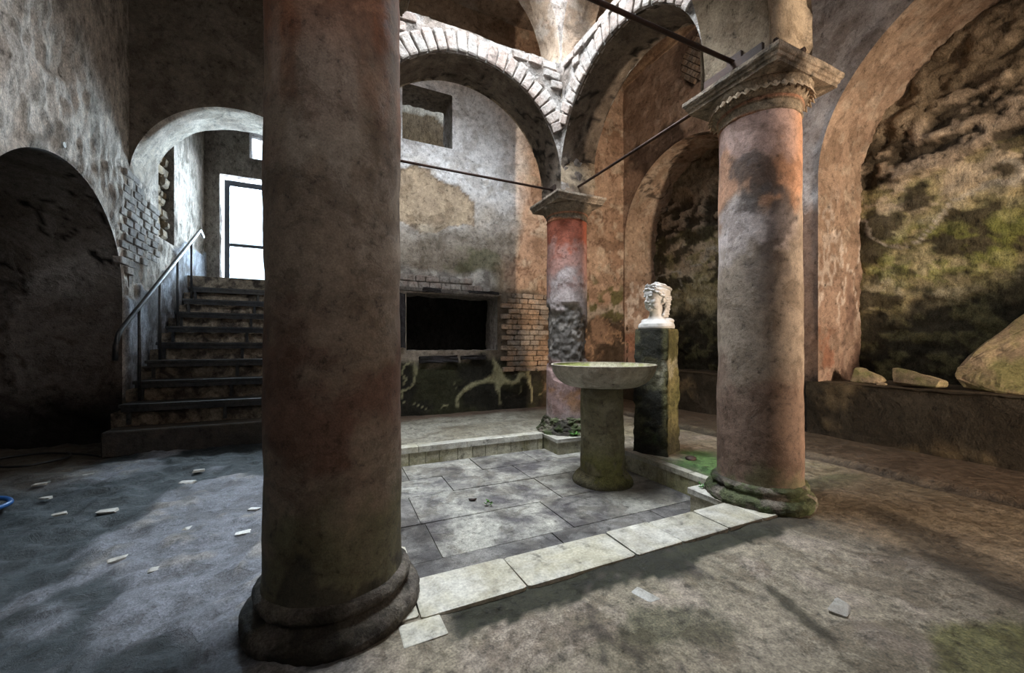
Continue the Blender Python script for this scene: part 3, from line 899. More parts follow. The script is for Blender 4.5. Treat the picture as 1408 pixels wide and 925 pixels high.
def arcade(name, O, A, Nn, ra, arch, rb, thick, lookf, lookb, looki, matf='mortar'):
    O = np.array(O, float); Nn = np.array(Nn, float)
    w = S(wall(name, O, A, Nn, ra, rb, 0.03, [arch], lookf, matf))
    wall('outer_face', O - Nn * thick, A, -Nn, ra, rb, 0.04, [arch], lookb, 'plaster', w)
    reveal('arch_soffit', arch, O, A, Nn, thick, looki, 'plaster', w, 0.03)
    for a in ra:
        P0 = O + np.array(A) * a - Nn * thick
        wall('end_face', P0 + Z * 0, Nn, tuple(np.array(A) * (-1 if a == ra[0] else 1)), (0, thick), rb, 0.05, [], lambda P, aa, bb: lookb(P, aa, bb), 'plaster', w)
    return w


ZT, ZL = 4.13, 2.69
A_back = Arch(1.285, 1.05, 2.84, ZL); A_side = Arch(2.821, 0.924, 2.90, ZL)
court_back = arcade('wall_court_back', (0, 3.745, 0), X3, (0, -1, 0), (-.2, 2.77), A_back, (ZL, ZT), .445, look_white, look_pier, look_court_in)
court_front = arcade('wall_court_front', (0, 1.897, 0), X3, (0, 1, 0), (-.2, 2.77), A_back, (ZL, ZT), .44, look_white, look_pier, look_pier)
court_right = arcade('wall_court_right', (2.33, 0, 0), Y3, (-1, 0, 0), (1.897, 3.745), A_side, (ZL, ZT), .44, look_white, look_pier, look_court_in)
court_left = arcade('wall_court_left', (.24, 0, 0), Y3, (1, 0, 0), (1.897, 3.745), A_side, (ZL, ZT), .44, look_white, look_pier, look_court_in)
U_back = Arch(1.285, 1.03, 4.30, ZT); U_side = Arch(2.821, 0.90, 4.30, ZT)
for nm, O, A, Nn, ra, ar in (('wall_upper_back', (0, 3.745, 0), X3, (0, -1, 0), (-.2, 2.77), U_back), ('wall_upper_front', (0, 1.897, 0), X3, (0, 1, 0), (-.2, 2.77), U_back),
                             ('wall_upper_right', (2.33, 0, 0), Y3, (-1, 0, 0), (1.897, 3.745), U_side), ('wall_upper_left', (.24, 0, 0), Y3, (1, 0, 0), (1.897, 3.745), U_side)):
    arcade(nm, O, A, Nn, ra, ar, (ZT, ZC + .05), .40, look_white, look_upper, look_upper)


def arch_bricks(parent, O, A, Nn, arch, ra):
    """ring of voussoirs and rubble courses over it"""
    O, A, Nn = (np.array(x, float) for x in (O, A, Nn))
    n = int(PI * arch.R / .098)
    ax = Vector(A); nn = Vector(Nn)
    for i in range(n):
        t = PI * (i + .5) / n
        L = random.uniform(.17, .21)
        r = arch.R + .012 + L / 2
        if abs(r * math.cos(t)) > arch.R - .03:
            continue
        p = O + A * (arch.ac + r * math.cos(t)) + Z * (arch.zc + r * math.sin(t)) + Nn * random.uniform(-.012, .004)
        rad = ax * math.cos(t) + Vector((0, 0, 1)) * math.sin(t)
        tan = nn.cross(rad)
        m = Matrix((rad, tan, nn)).transposed().to_4x4()
        o = piece('voussoir', 'pale', p, (L, (arch.R + L * .5) * PI / n - .016, .07), m.to_euler(), parent)
    for k in range(12):
        zz = 3.28 + k * .098
        if zz > ZT - .02:
            break
        x = ra[0] + random.uniform(0, .1)
        while x < ra[1]:
            w = random.uniform(.12, .24)
            xc = x + w / 2
            s = float(arch.sdf(np.array(xc), np.array(zz)))
            s2 = min(float(arch.sdf(np.array(x), np.array(zz))), float(arch.sdf(np.array(x + w), np.array(zz))))
            if s2 > .235 and x + w < ra[1]:
                p = O + A * xc + Z * zz + Nn * random.uniform(-.016, .0)
                rz = math.atan2(A[1], A[0])
                piece('course_stone', 'pale', p, (w - .02, .07, .08), (0, random.uniform(-.06, .06), rz), parent)
            x += w


arch_bricks(court_back, (0, 3.745, 0), X3, (0, -1, 0), A_back, (.0, 2.36))
arch_bricks(court_right, (2.33, 0, 0), Y3, (-1, 0, 0), A_side, (1.95, 3.70))

# ------------------------------------------------------------------ columns
COLS = {'near': (0.02, 1.675), 'right': (2.575, 1.677), 'far': (2.55, 3.967), 'hidden': (0.02, 3.967)}


def look_shaft(kind):
    def f(P, T, z):
        n1 = fbm(P, 1.3, 5, 201); n2 = fbm(P, 3.2, 5, 202); n3 = fbm(P, 9, 4, 203); ns = fbm(P, 4.0, 5, 204, (1, 1, .25)); n5 = fbm(P, 8, 5, 205)
        d = (n2 - .5) * .008 + (n3 - .5) * .004
        zz = z + (n2 - .5) * .35 + (n5 - .5) * .22
        if kind in ('near', 'hidden'):
            c = mix(col((0.27, 0.215, 0.165), z.shape), (0.20, 0.155, 0.115), n2)
            c = mix(c, (0.30, 0.12, 0.06), ss(1.75, 2.3, zz + (ns - .5) * .8) * .9)
            c = mix(c, (0.34, 0.29, 0.24), ss(.58, .75, ns) * band(z, 1.2, 2.1, .2) * .7)
            c = mix(c, (0.13, 0.065, 0.045), band(zz, .62, .95, .12) * ss(.3, .6, n1) * .8)
            c = mix(c, (0.11, 0.11, 0.055), (1 - ss(.3, .55, zz)) * .75)
            c = mix(c, (0.05, 0.045, 0.035), (1 - ss(.17, .22, zz)) * .8)
        elif kind == 'right':
            fr = np.cos(T - math.radians(228))           # the side towards the court and the camera
            lf = ss(-.1, .6, np.cos(T - math.radians(190)))
            c = mix(col((0.33, 0.275, 0.22), z.shape), (0.22, 0.175, 0.135), n2)
            c = mix(c, (0.48, 0.26, 0.16), ss(1.75, 2.05, zz) * .85); c = mix(c, (0.60, 0.48, 0.36), ss(.55, .72, ns) * band(z, 1.6, 2.3, .1) * (1 - lf) * .8)
            c = mix(c, (0.52, 0.46, 0.45), band(zz, 1.55, 1.85, .1) * lf * .9)
            c = mix(c, (0.48, 0.36, 0.34), ss(2.15, 2.3, zz) * lf * .7)
            c = mix(c, (0.09, 0.07, 0.06), blob(T, z, math.radians(210), 2.02, .45, .2, n5, .9, .3) * .85)
            c = mix(c, (0.12, 0.10, 0.095), blob(T, z, math.radians(238), 1.74, .36, .17, n5, .9, .3) * .8)
            c = mix(c, (0.15, 0.12, 0.10), blob(T, z, math.radians(225), 1.45, .5, .13, n5, 1.0, .3) * .7)
            c = mix(c, (0.13, 0.12, 0.12), ss(.58, .75, n1) * band(z, .6, 1.3, .2) * .6)
            c = mix(c, (0.15, 0.095, 0.07), (1 - ss(.65, .98, zz)) * .85); c = mix(c, (0.10, 0.095, 0.05), (1 - ss(.2, .4, zz)) * ss(.3, .6, n3) * .8)
        else:
            c = mix(col((0.34, 0.275, 0.265), z.shape), (0.25, 0.195, 0.185), n2)
            c = mix(c, (0.33, 0.10, 0.06), ss(1.95, 2.15, zz)); c = mix(c, (0.36, 0.19, 0.155), band(zz, 1.8, 2.1, .1) * .8)
            c = mix(c, (0.47, 0.42, 0.42), band(zz, 1.35, 1.7, .08) * .7); c = mix(c, (0.16, 0.10, 0.09), band(z, 1.66, 1.72, .03) * ss(.4, .6, n3))
            ex = band(z + (n1 - .5) * .5, .78, 1.22, .03)
            c = mix(c, mix(col((0.12, 0.11, 0.10), z.shape), (0.24, 0.22, 0.2), ss(.5, .75, n3)), ex); nf = fbm(P, 22, 3, 206); d = d - ex * (.010 + n3 * .022 + nf * .022)
            c = mix(c, (0.28, 0.18, 0.165), band(zz, .3, .78, .06) * .8); c = mix(c, (0.32, 0.17, 0.08), band(zz, .16, .42, .05) * ss(.4, .6, n1) * .8)
            er = 1 - ss(.14, .2, z + (n2 - .5) * .16); c = mix(c, (0.045, 0.05, 0.025), er); d = d + er * (n3 - .4) * .03
        return c, d
    return f


def look_base(kind):
    def f(P, T, z):
        n2 = fbm(P, 4, 5, 211); n3 = fbm(P, 13, 4, 212); nf = fbm(P, 30, 3, 213)
        c = mix(col((0.20, 0.175, 0.14), z.shape), (0.05, 0.045, 0.035), ss(.35, .65, n2))
        if kind != 'near':
            c = mix(c, (0.05, 0.075, 0.02), ss(.35, .6, n3) * .75)
        else:
            c = mix(c, (0.22, 0.19, 0.165), ss(.55, .72, n3) * .5); c = c * .75
        k = {'near': .009, 'right': .018, 'far': .045, 'hidden': .009}[kind]
        return c, (n2 - .5) * k * .7 + (n3 - .5) * k + (nf - .5) * k * .7
    return f


def look_cap(kind):
    def f(P, T, z):
        n2 = fbm(P, 4, 4, 221); n3 = fbm(P, 12, 4, 222)
        c = mix(col((0.44, 0.36, 0.26), z.shape), (0.30, 0.24, 0.17), n2)
        if kind == 'far':
            c = mix(c, (0.16, 0.13, 0.10), .7 * np.ones_like(z))
        c = mix(c, (0.42, 0.18, 0.10), band(z, 2.50, 2.52, .006) * .7 + (1 - ss(2.43, 2.46, z + (n2 - .5) * .06)) * .9)
        return c, (n3 - .5) * .006
    return f


def abacus_mesh(kind, cx, cy):
    prof = [(.30, 2.612), (.302, 2.632), (.311, 2.638), (.314, 2.655), (.322, 2.66), (.328, 2.672), (.328, 2.695)]
    n = 40
    V, F, C = [], [], []
    per = [(-1 + 2 * i / n, -1) for i in range(n)] + [(1, -1 + 2 * i / n) for i in range(n)] + [(1 - 2 * i / n, 1) for i in range(n)] + [(-1, 1 - 2 * i / n) for i in range(n)]
    per = np.array(per)
    rows = [(.0, 2.612)] + prof + [(.0, 2.697)]
    P = np.array([[(cx + x * h, cy + y * h, z) for (h, z) in rows] for x, y in per])
    nn = fbm(P, 6, 4, 231); n3 = fbm(P, 18, 3, 232)
    P[..., :2] += (P[..., :2] - np.array([cx, cy])) * ((nn - .5) * .016)[..., None]
    P[..., 2] += (n3 - .5) * .002
    c = mix(col((0.45, 0.37, 0.28), nn.shape), (0.28, 0.22, 0.16), nn)
    c = mix(c, (0.14, 0.12, 0.09), ss(.55, .75, n3) * .7)
    if kind == 'far':
        c = mix(c, (0.34, 0.30, 0.26), np.full(nn.shape, .3))
    nT, m = P.shape[:2]
    i, j = np.meshgrid(np.arange(nT), np.arange(m - 1), indexing='ij')
    a = i * m + j; b = ((i + 1) % nT) * m + j
    F = np.stack([a, b, b + 1, a + 1], -1).reshape(-1, 4)
    me = raw_mesh('abacus', P.reshape(-1, 3), F, c.reshape(-1, 3), smooth=False)
    return me


def make_column(kind, label):
    x, y = COLS[kind]
    root = empty('column', (x, y, 0)); tag(root, label, 'column', 'columns at the corners of the sunken basin')
    inv = (x, y)

    def put(o):
        o.parent = root; o.location = (-x, -y, 0); return o
    R0 = .2435; R1 = .238 if kind in ('near', 'hidden') else .232
    put(lathe('shaft', [(R0 + .012, .10), (R0, .16), (R0, .6), ((R0 + R1) / 2, 1.5), (R1, 2.42), (R1, 2.46)], (x, y, 0), look_shaft(kind), 'shaft', None, 128, .014))
    if kind == 'far':
        bp = [(.36, -.005), (.35, .015), (.31, .05), (.30, .075), (.285, .08), (.275, .12), (.26, .16), (.235, .19)]
    else:
        bp = [(.302, -.01), (.312, .012), (.315, .035), (.305, .06), (.285, .072), (.272, .078), (.262, .092), (.272, .1), (.275, .115), (.268, .132), (.25, .142), (.235, .145)]
    put(lathe('base', smooth_prof(bp, 4), (x, y, 0), look_base(kind), 'base', None, 128, .008))
    cp = [(R1 - .01, 2.43), (R1 + .004, 2.435), (R1 + .008, 2.445), (R1 + .003, 2.455), (R1 + .002, 2.495), (R1 + .012, 2.50), (R1 + .015, 2.512), (R1 + .010, 2.52),
          (R1 + .016, 2.525), (R1 + .036, 2.545), (R1 + .054, 2.575), (R1 + .062, 2.6), (R1 + .062, 2.612), (.1, 2.62)]
    cap = put(lathe('capital', cp, (x, y, 0), look_cap(kind), 'base', None, 112, .007))
    ab = link('abacus', abacus_mesh(kind, x, y), 'base', root); ab.location = (-x, -y, 0)
    if kind == 'right':
        bm = bmesh.new(); bmesh.ops.create_icosphere(bm, subdivisions=1, radius=.5)
        me = bpy.data.meshes.new('egg'); bm.to_mesh(me); bm.free(); me.materials.append(EGG)
        me.polygons.foreach_set('use_smooth', np.full(len(me.polygons), True))
        bm = tube_bm([(0, -.5, .45), (.1, -.42, -.1), (.15, 0, -.5), (.1, .42, -.1), (0, .5, .45)], .1, 5)
        rim = bpy.data.meshes.new('egg_rim'); bm.to_mesh(rim); bm.free(); rim.materials.append(EGG)
        for k in range(36):
            t = 2 * PI * k / 36
            for nm, mesh_, s in (('egg', me, (.034, .034, .060)), ('egg_rim', rim, (.034, .050, .074))):
                o = bpy.data.objects.new(nm, mesh_); COL.objects.link(o); o.parent = cap
                o.location = (x + math.cos(t) * (R1 + .044), y + math.sin(t) * (R1 + .046), 2.562)
                o.rotation_euler = (0, -.5, t); o.scale = s
    return root


EGG = plain('stucco_moulding', (0.46, 0.37, 0.27), (0.36, 0.28, 0.2), 50, .2, .3, .85, .05, .2, .1, .005)
make_column('near', 'large brown stucco column nearest the camera, blocking part of the stairs')
make_column('right', 'stained orange and grey column with egg moulded capital right of the bust')
make_column('far', 'red topped column with a band of broken stucco behind the stone bowl')
make_column('hidden', 'column at the far left corner of the basin, behind the nearest column')


# ------------------------------------------------------------------ sunken basin with kerbs, facings and paving
imp = empty('sunken_basin', (1.27, 2.78, BZ)); tag(imp, 'sunken square rainwater basin edged with pale marble kerbs', 'basin')


def bpiece(name, kind, x0, x1, y0, y1, z0, z1, jr=0.0, parent=None):
    o = piece(name, kind, ((x0 + x1) / 2, (y0 + y1) / 2, (z0 + z1) / 2), (x1 - x0, y1 - y0, z1 - z0), (0, 0, random.uniform(-jr, jr)))
    o.parent = parent or imp; o.matrix_parent_inverse = Matrix.Translation(imp.location).inverted()
    return o


# bed under the slabs
bed = box('bed', BX0 - .1, BX1 + .1, BY0 - .1, BY1 + .1, BZ - .12, BZ - .012, plain('dark_grout', (0.10, 0.095, 0.085), None, 40, .3), imp)
bed.matrix_parent_inverse = Matrix.Translation(imp.location).inverted()
for a_ in ((-.25, 2.78, 3.925, 4.12), (-.25, 2.78, 1.48, 1.64), (2.575, 2.78, 1.5, 4.1), (-.25, -.045, 1.5, 4.1)):
    sub_b = box('backing', a_[0], a_[1], a_[2], a_[3], BZ - .12, -.04, bed.data.materials[0], imp)
    sub_b.matrix_parent_inverse = Matrix.Translation(imp.location).inverted()
g = .0035
rows = [(1.68, 2.12, [0, .30, 1.25, 2.05, 2.53]), (2.12, 2.58, [0, .56, 1.42, 2.53]), (2.58, 3.06, [0, .54, 1.62, 2.53]), (3.06, 3.46, [0, .9, 1.6, 2.53]), (3.46, 3.88, [0, .62, 1.3, 1.9, 2.53])]
for y0, y1, xs in rows:
    for x0, x1 in zip(xs[:-1], xs[1:]):
        bpiece('paving_slab', 'dirtpaver' if (y0 < 1.7 or x0 < .1) and y0 < 3 else 'paver', x0 + g, x1 - g, y0 + g, y1 - g, BZ - .06, BZ + random.uniform(-.003, .003), .004)
# front kerb slabs
xs = [.30, .735, 1.322, 1.62, 1.97, 2.26, 2.60]
for i, (x0, x1) in enumerate(zip(xs[:-1], xs[1:])):
    bpiece('kerb_slab', 'marble', x0 + .004, x1 - .004, 1.445 + random.uniform(-.006, .006), 1.685, -.1, .012 + random.uniform(-.002, .002), .004)
bpiece('kerb_slab', 'marble', .22, .37, 1.33, 1.44, -.06, .002, .03)
bpiece('kerb_slab', 'marble', .02, .30, 1.46, 1.68, -.1, .006, .0)
# back kerb: caps and narrow facing slabs
x = .36
while x < 2.15:
    w = min(random.choice((.42, .5, .36)), 2.17 - x)
    bpiece('kerb_slab', 'marble', x + .003, x + w - .003, 3.865, 3.99, -.045, .014, .004); x += w
x = .36
while x < 2.15:
    w = min(random.choice((.14, .17, .19, .16, .26)), 2.17 - x)
    bpiece('facing_slab', 'facing', x + .003, x + w - .003, 3.875, 3.93, BZ - .03, -.03, .01); x += w
# right and left kerbs
for xa, xb, fa, fb in ((2.525, 2.60, 2.53, 2.58), (-.07, .005, -.05, .0)):
    for y0, y1 in ((2.0, 2.2), (2.2, 2.55), (2.55, 3.1), (3.1, 3.6)):
        bpiece('kerb_slab', 'marble', xa, xb, y0 + .003, y1 - .003, -.035, .010, .006)
    for y0, y1 in ((2.0, 2.42), (2.42, 2.52), (2.52, 3.0), (3.0, 3.6)):
        bpiece('facing_slab', 'facing', fa, fb, y0 + .003, y1 - .003, BZ - .03, -.02, .006)
for x0, x1 in ((.3, .9), (.9, 1.5), (1.5, 2.26)):
    bpiece('facing_slab', 'facing', x0 + .003, x1 - .003, 1.63, 1.68, BZ - .03, -.08, .0)
# corner plinths that carry the columns
for (x0, x1, y0, y1) in ((2.27, 2.62, 1.63, 1.99), (2.18, 2.62, 3.57, 3.99), (-.1, .335, 1.63, 2.0), (-.1, .35, 3.57, 3.99)):
    p = bpiece('plinth', 'facing', x0 + .012, x1 - .012, y0 + .012, y1 - .012, BZ - .03, -.03)
    bpiece('plinth_cap', 'marble', x0, x1, y0, y1, -.035, .004)

# ------------------------------------------------------------------ stone bowl on its pedestal
bc = (2.13, 2.75)
lab = empty('stone_bowl', (bc[0], bc[1], BZ)); tag(lab, 'wide shallow stone bowl on a thick mossy pedestal in the basin', 'bowl')


def look_bowl(P, T, z):
    n2 = fbm(P, 4, 5, 241); n3 = fbm(P, 12, 4, 242)
    c = mix(col((0.44, 0.40, 0.33), z.shape), (0.32, 0.28, 0.21), n2); c = mix(c, (0.22, 0.20, 0.15), ss(.6, .8, n3) * .5)
    r = np.hypot(P[..., 0] - bc[0], P[..., 1] - bc[1]); ins = ss(.2, .25, r) * 0
    return c, (n2 - .5) * .004


def look_bowl_in(P, T, z):
    n2 = fbm(P, 5, 5, 243)
    return mix(col((0.42, 0.39, 0.28), z.shape), (0.26, 0.28, 0.10), ss(.4, .6, n2)), (n2 - .5) * .004


def look_ped(P, T, z):
    n1 = fbm(P, 2.0, 4, 244); n2 = fbm(P, 4, 5, 245); n3 = fbm(P, 12, 4, 246)
    c = mix(col((0.235, 0.215, 0.14), z.shape), (0.15, 0.14, 0.075), n2); c = mix(c, (0.27, 0.25, 0.18), ss(.55, .75, n3) * .5)
    k = ss(.50, .52, n1 + (z - .35) * .2) * band(z, .25, .8, .1); c = mix(c, (0.12, 0.105, 0.07), k * .5)
    c = mix(c, (0.17, 0.17, 0.05), (1 - ss(.0, .22, z)) * ss(.3, .6, n3) * .8); c = mix(c, (0.06, 0.055, 0.035), (1 - ss(-.16, -.1, z)) * .7)
    return c, (n2 - .5) * .012 - k * .006


def sub(o, root):
    o.parent = root; o.matrix_parent_inverse = Matrix.Translation(root.location).inverted(); return o


out = smooth_prof([(.12, .645), (.2, .645), (.30, .66), (.37, .70), (.42, .765), (.443, .83)], 5)
sub(lathe('bowl', out + [(.445, .838), (.44, .842), (.425, .84)], (bc[0], bc[1], 0), look_bowl, 'shaft', None, 112, .012), lab)
sub(lathe('bowl_inside', [(.428, .84)] + smooth_prof([(.42, .82), (.37, .75), (.28, .71), (.12, .695), (.005, .69)], 4), (bc[0], bc[1], 0), look_bowl_in, 'shaft', None, 96, .015), lab)
sub(lathe('pedestal', [(.19, -.10), (.186, .0), (.183, .5), (.182, .64), (.13, .65)], (bc[0], bc[1], 0), look_ped, 'shaft', None, 96, .012), lab)
sub(lathe('foot', smooth_prof([(.255, BZ - .01), (.255, BZ + .02), (.235, BZ + .05), (.205, BZ + .085), (.18, BZ + .10)], 4), (bc[0], bc[1], 0), look_ped, 'base', None, 96, .01), lab)

# ------------------------------------------------------------------ pillar with the marble bust
hc = Vector((2.80, 2.80, 0)); hr = math.radians(205)


def pillar():
    s = .152; n = 14; zs = np.linspace(.0, 1.155, 80)
    per = [(-1 + 2 * i / n, -1) for i in range(n)] + [(1, -1 + 2 * i / n) for i in range(n)] + [(1 - 2 * i / n, 1) for i in range(n)] + [(-1, 1 - 2 * i / n) for i in range(n)]
    P = np.array([[(x * s * (1 + .02 * (1 - z)), y * s * (1 + .02 * (1 - z)), z) for z in np.concatenate([zs, [1.158]])] for x, y in per])
    P[:, -1, :2] *= 0.0
    n2 = fbm(P, 4, 5, 251); n3 = fbm(P, 12, 4, 252); n1 = fbm(P, 2.2, 4, 253)
    P[..., :2] *= (1 + (n2 - .5) * .09 + (n3 - .5) * .11)[..., None]
    z = P[..., 2]
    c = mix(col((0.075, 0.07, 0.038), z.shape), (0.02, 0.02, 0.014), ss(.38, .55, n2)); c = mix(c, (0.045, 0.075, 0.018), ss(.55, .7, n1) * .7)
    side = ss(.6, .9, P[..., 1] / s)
    c = mix(c, mix(col((0.22, 0.19, 0.09), z.shape), (0.12, 0.12, 0.04), n2), side * .75)  # side facing the entrance: its warm light is painted into the colour
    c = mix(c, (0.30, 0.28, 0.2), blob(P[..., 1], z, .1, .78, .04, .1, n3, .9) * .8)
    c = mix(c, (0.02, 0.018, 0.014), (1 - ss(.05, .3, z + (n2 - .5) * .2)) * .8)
    nT, m = P.shape[:2]
    i, j = np.meshgrid(np.arange(nT), np.arange(m - 1), indexing='ij')
    a = i * m + j; b = ((i + 1) % nT) * m + j
    F = np.stack([a, b, b + 1, a + 1], -1).reshape(-1, 4)
    return raw_mesh('pillar', P.reshape(-1, 3), F, c.reshape(-1, 3))


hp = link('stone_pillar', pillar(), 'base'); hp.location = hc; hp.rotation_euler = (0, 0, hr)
tag(hp, 'square mossy stone pillar carrying the white marble bust', 'pillar')


def bust():
    """front of the bust towards local +x"""
    root = empty('marble_bust', (hc.x, hc.y, 1.158), hr)
    tag(root, 'white marble bust of a wreathed youth on the mossy pillar', 'bust')
    bm = bmesh.new()

    def ell(c, r, rot=(0, 0, 0), sub=3):
        m = Matrix.Translation(c) @ Euler(rot).to_matrix().to_4x4() @ Matrix.Diagonal((*r, 1))
        bmesh.ops.create_icosphere(bm, subdivisions=sub, radius=1.0, matrix=m)
    H = Matrix.Translation((0, 0, -.075)) @ Matrix.Rotation(math.radians(-28), 4, 'Z') @ Matrix.Diagonal((1.18, 1.18, 1.18, 1))   # the head is turned aside

    def head(c, r, rot=(0, 0, 0)):
        m = H @ Matrix.Translation(c) @ Euler(rot).to_matrix().to_4x4() @ Matrix.Diagonal((*r, 1))
        bmesh.ops.create_icosphere(bm, subdivisions=3, radius=1.0, matrix=m)
    # chest and cut shoulders
    prof = [(.0, .160, .095, .01), (.02, .163, .098, .01), (.045, .155, .096, .006), (.07, .125, .084, .002), (.09, .092, .072, .0), (.11, .070, .064, .002), (.14, .060, .060, .005), (.19, .057, .060, .006), (.22, .05, .055, .006)]
    rings = []
    for z, hy, hx, cx in prof:
        ring = []
        for k in range(32):
            t = 2 * PI * k / 32; e = .6 if z < .09 else .95
            ring.append(bm.verts.new((cx + hx * math.copysign(abs(math.cos(t)) ** e, math.cos(t)), hy * math.copysign(abs(math.sin(t)) ** e, math.sin(t)), z)))
        rings.append(ring)
    for a, b in zip(rings[:-1], rings[1:]):
        for k in range(32):
            bm.faces.new((a[k], a[(k + 1) % 32], b[(k + 1) % 32], b[k]))
    bm.faces.new(rings[0]); bm.faces.new(rings[-1])
    ell((.058, .06, .035), (.048, .07, .038)); ell((.058, -.06, .035), (.048, .07, .038))        # chest muscles
    ell((-.02, .095, .07), (.06, .06, .032)); ell((-.02, -.095, .07), (.06, .06, .032))           # shoulders
    # skull, face, jaw
    head((-.012, 0, .335), (.098, .080, .088))
    head((.030, 0, .300), (.058, .062, .085))
    head((.040, 0, .256), (.044, .047, .050))
    head((.066, 0, .222), (.022, .022, .020))                                   # chin
    head((.080, 0, .342), (.018, .050, .032))                                   # forehead
    for s in (-1, 1):
        head((.080, s * .026, .322), (.016, .026, .007), (0, 0, -s * .35))       # brow
        head((.064, s * .038, .274), (.020, .019, .024))                         # cheek
        head((.072, s * .028, .305), (.010, .015, .007))                         # eyeball
        head((.040, s * .046, .246), (.036, .012, .030))                         # jaw side
        head((-.008, s * .078, .292), (.016, .010, .028))                        # ear
        head((.093, s * .008, .271), (.009, .008, .007))                         # nostril
    head((.094, 0, .302), (.011, .0085, .036), (0, -.24, 0))                    # bridge
    head((.107, 0, .276), (.011, .009, .010))                                   # nose tip
    head((.086, 0, .252), (.012, .018, .0050)); head((.084, 0, .241), (.012, .015, .006))  # lips
    o = bm_obj('face_and_chest', bm, 'white', root, True)
    md = o.modifiers.new('remesh', 'REMESH'); md.mode = 'VOXEL'; md.voxel_size = .0034; md.use_smooth_shade = True
    sm = o.modifiers.new('smooth', 'SMOOTH'); sm.factor = .5; sm.iterations = 2
    # hair: wavy locks swept back from the parting, long at the nape
    bm = bmesh.new()

    def hl(c, r):
        bmesh.ops.create_icosphere(bm, subdivisions=2, radius=1.0, matrix=H @ Matrix.Translation(c) @ Matrix.Diagonal((*r, 1)))
    hl((-.026, 0, .352), (.092, .086, .084))
    rr = random.Random(3)
    for s in (-1, 1):
        for row in range(4):                       # wavy strands from the parting back over the ears
            for k in range(16):
                t = k / 15.0
                a = math.radians(4 + 100 * t)
                sh = 1 - .17 * row
                x = .100 * math.cos(a) * sh - .008 - .012 * row; y = s * (.086 * math.sin(a) * (1 - .12 * row)) ; z = .376 - .085 * t ** 1.5 + .018 * row
                w = .004 * math.sin(k * 1.7 + row)
                hl((x + w * math.cos(a), y + s * w * math.sin(a), z + w), (.012, .011, .0095))
        for k in range(9):                         # locks at the nape
            hl((-.066 - .006 * (k % 2), s * (.060 - .004 * k), .315 - .019 * k), (.030, .020, .014))
        for k in range(5):
            hl((-.045 + .008 * k, s * .068, .235 - .016 * k), (.015, .012, .014))
    for k in range(7):
        hl((-.096 + .006 * k, .008 * (-1) ** k, .34 - .025 * k), (.028, .036, .018))
    o = bm_obj('hair', bm, 'white', root, True)
    md = o.modifiers.new('remesh', 'REMESH'); md.mode = 'VOXEL'; md.voxel_size = .0036; md.use_smooth_shade = True
    sm = o.modifiers.new('smooth', 'SMOOTH'); sm.factor = .5; sm.iterations = 1
    # wreath of leaves round the head
    wr_ = link('wreath', bpy.data.meshes.new('wreath'), 'white', root)
    bm = tube_bm([H @ Vector((-.02 + .098 * math.cos(2 * PI * k / 28), .088 * math.sin(2 * PI * k / 28), 0.385 + .020 * math.cos(2 * PI * k / 28))) for k in range(29)], .007, 6)
    bm.to_mesh(wr_.data); bm.free()
    lm = bpy.data.meshes.new('leaf')
    bm = bmesh.new()
    pr = [(-.5, 0, 0), (-.2, .17, .05), (.15, .15, .05), (.5, 0, .0), (.15, -.15, .05), (-.2, -.17, .05)]
    top = [bm.verts.new(p) for p in pr]; bot = [bm.verts.new((p[0], p[1], p[2] - .12)) for p in pr]
    bm.faces.new(top); bm.faces.new(bot[::-1])
    for k in range(6):
        bm.faces.new((top[k], bot[k], bot[(k + 1) % 6], top[(k + 1) % 6]))
    bm.to_mesh(lm); bm.free(); lm.materials.append(M['white'])
    for k in range(26):
        t = 2 * PI * k / 26
        p = H @ Vector((-.02 + .101 * math.cos(t), .090 * math.sin(t), 0.388 + .020 * math.cos(t) + rr.uniform(-.008, .010)))
        lf = bpy.data.objects.new('leaf', lm); COL.objects.link(lf); lf.parent = wr_
        lf.location = p; lf.scale = (.05, .05, .05)
        side = 1 if t < PI else -1
        lf.rotation_euler = Euler((0, 0, 0)); d = H.to_3x3() @ Vector((-math.sin(t) * -side, math.cos(t) * -side, .35 + rr.uniform(-.3, .3)))
        lf.rotation_euler = d.to_track_quat('X', 'Z').to_euler()
    root.rotation_euler.z = hr
    return root


bust()

# ------------------------------------------------------------------ stairs and handrail
stair = empty('staircase', (-.95, 4.78, 0)); tag(stair, 'dark steel staircase laid over old stone steps, climbing to the bright door', 'staircase')


def sbox(name, *a, parent=None, **k):
    return sub(box(name, *a, **k), stair) if parent is None else box(name, *a, parent=parent, **k)


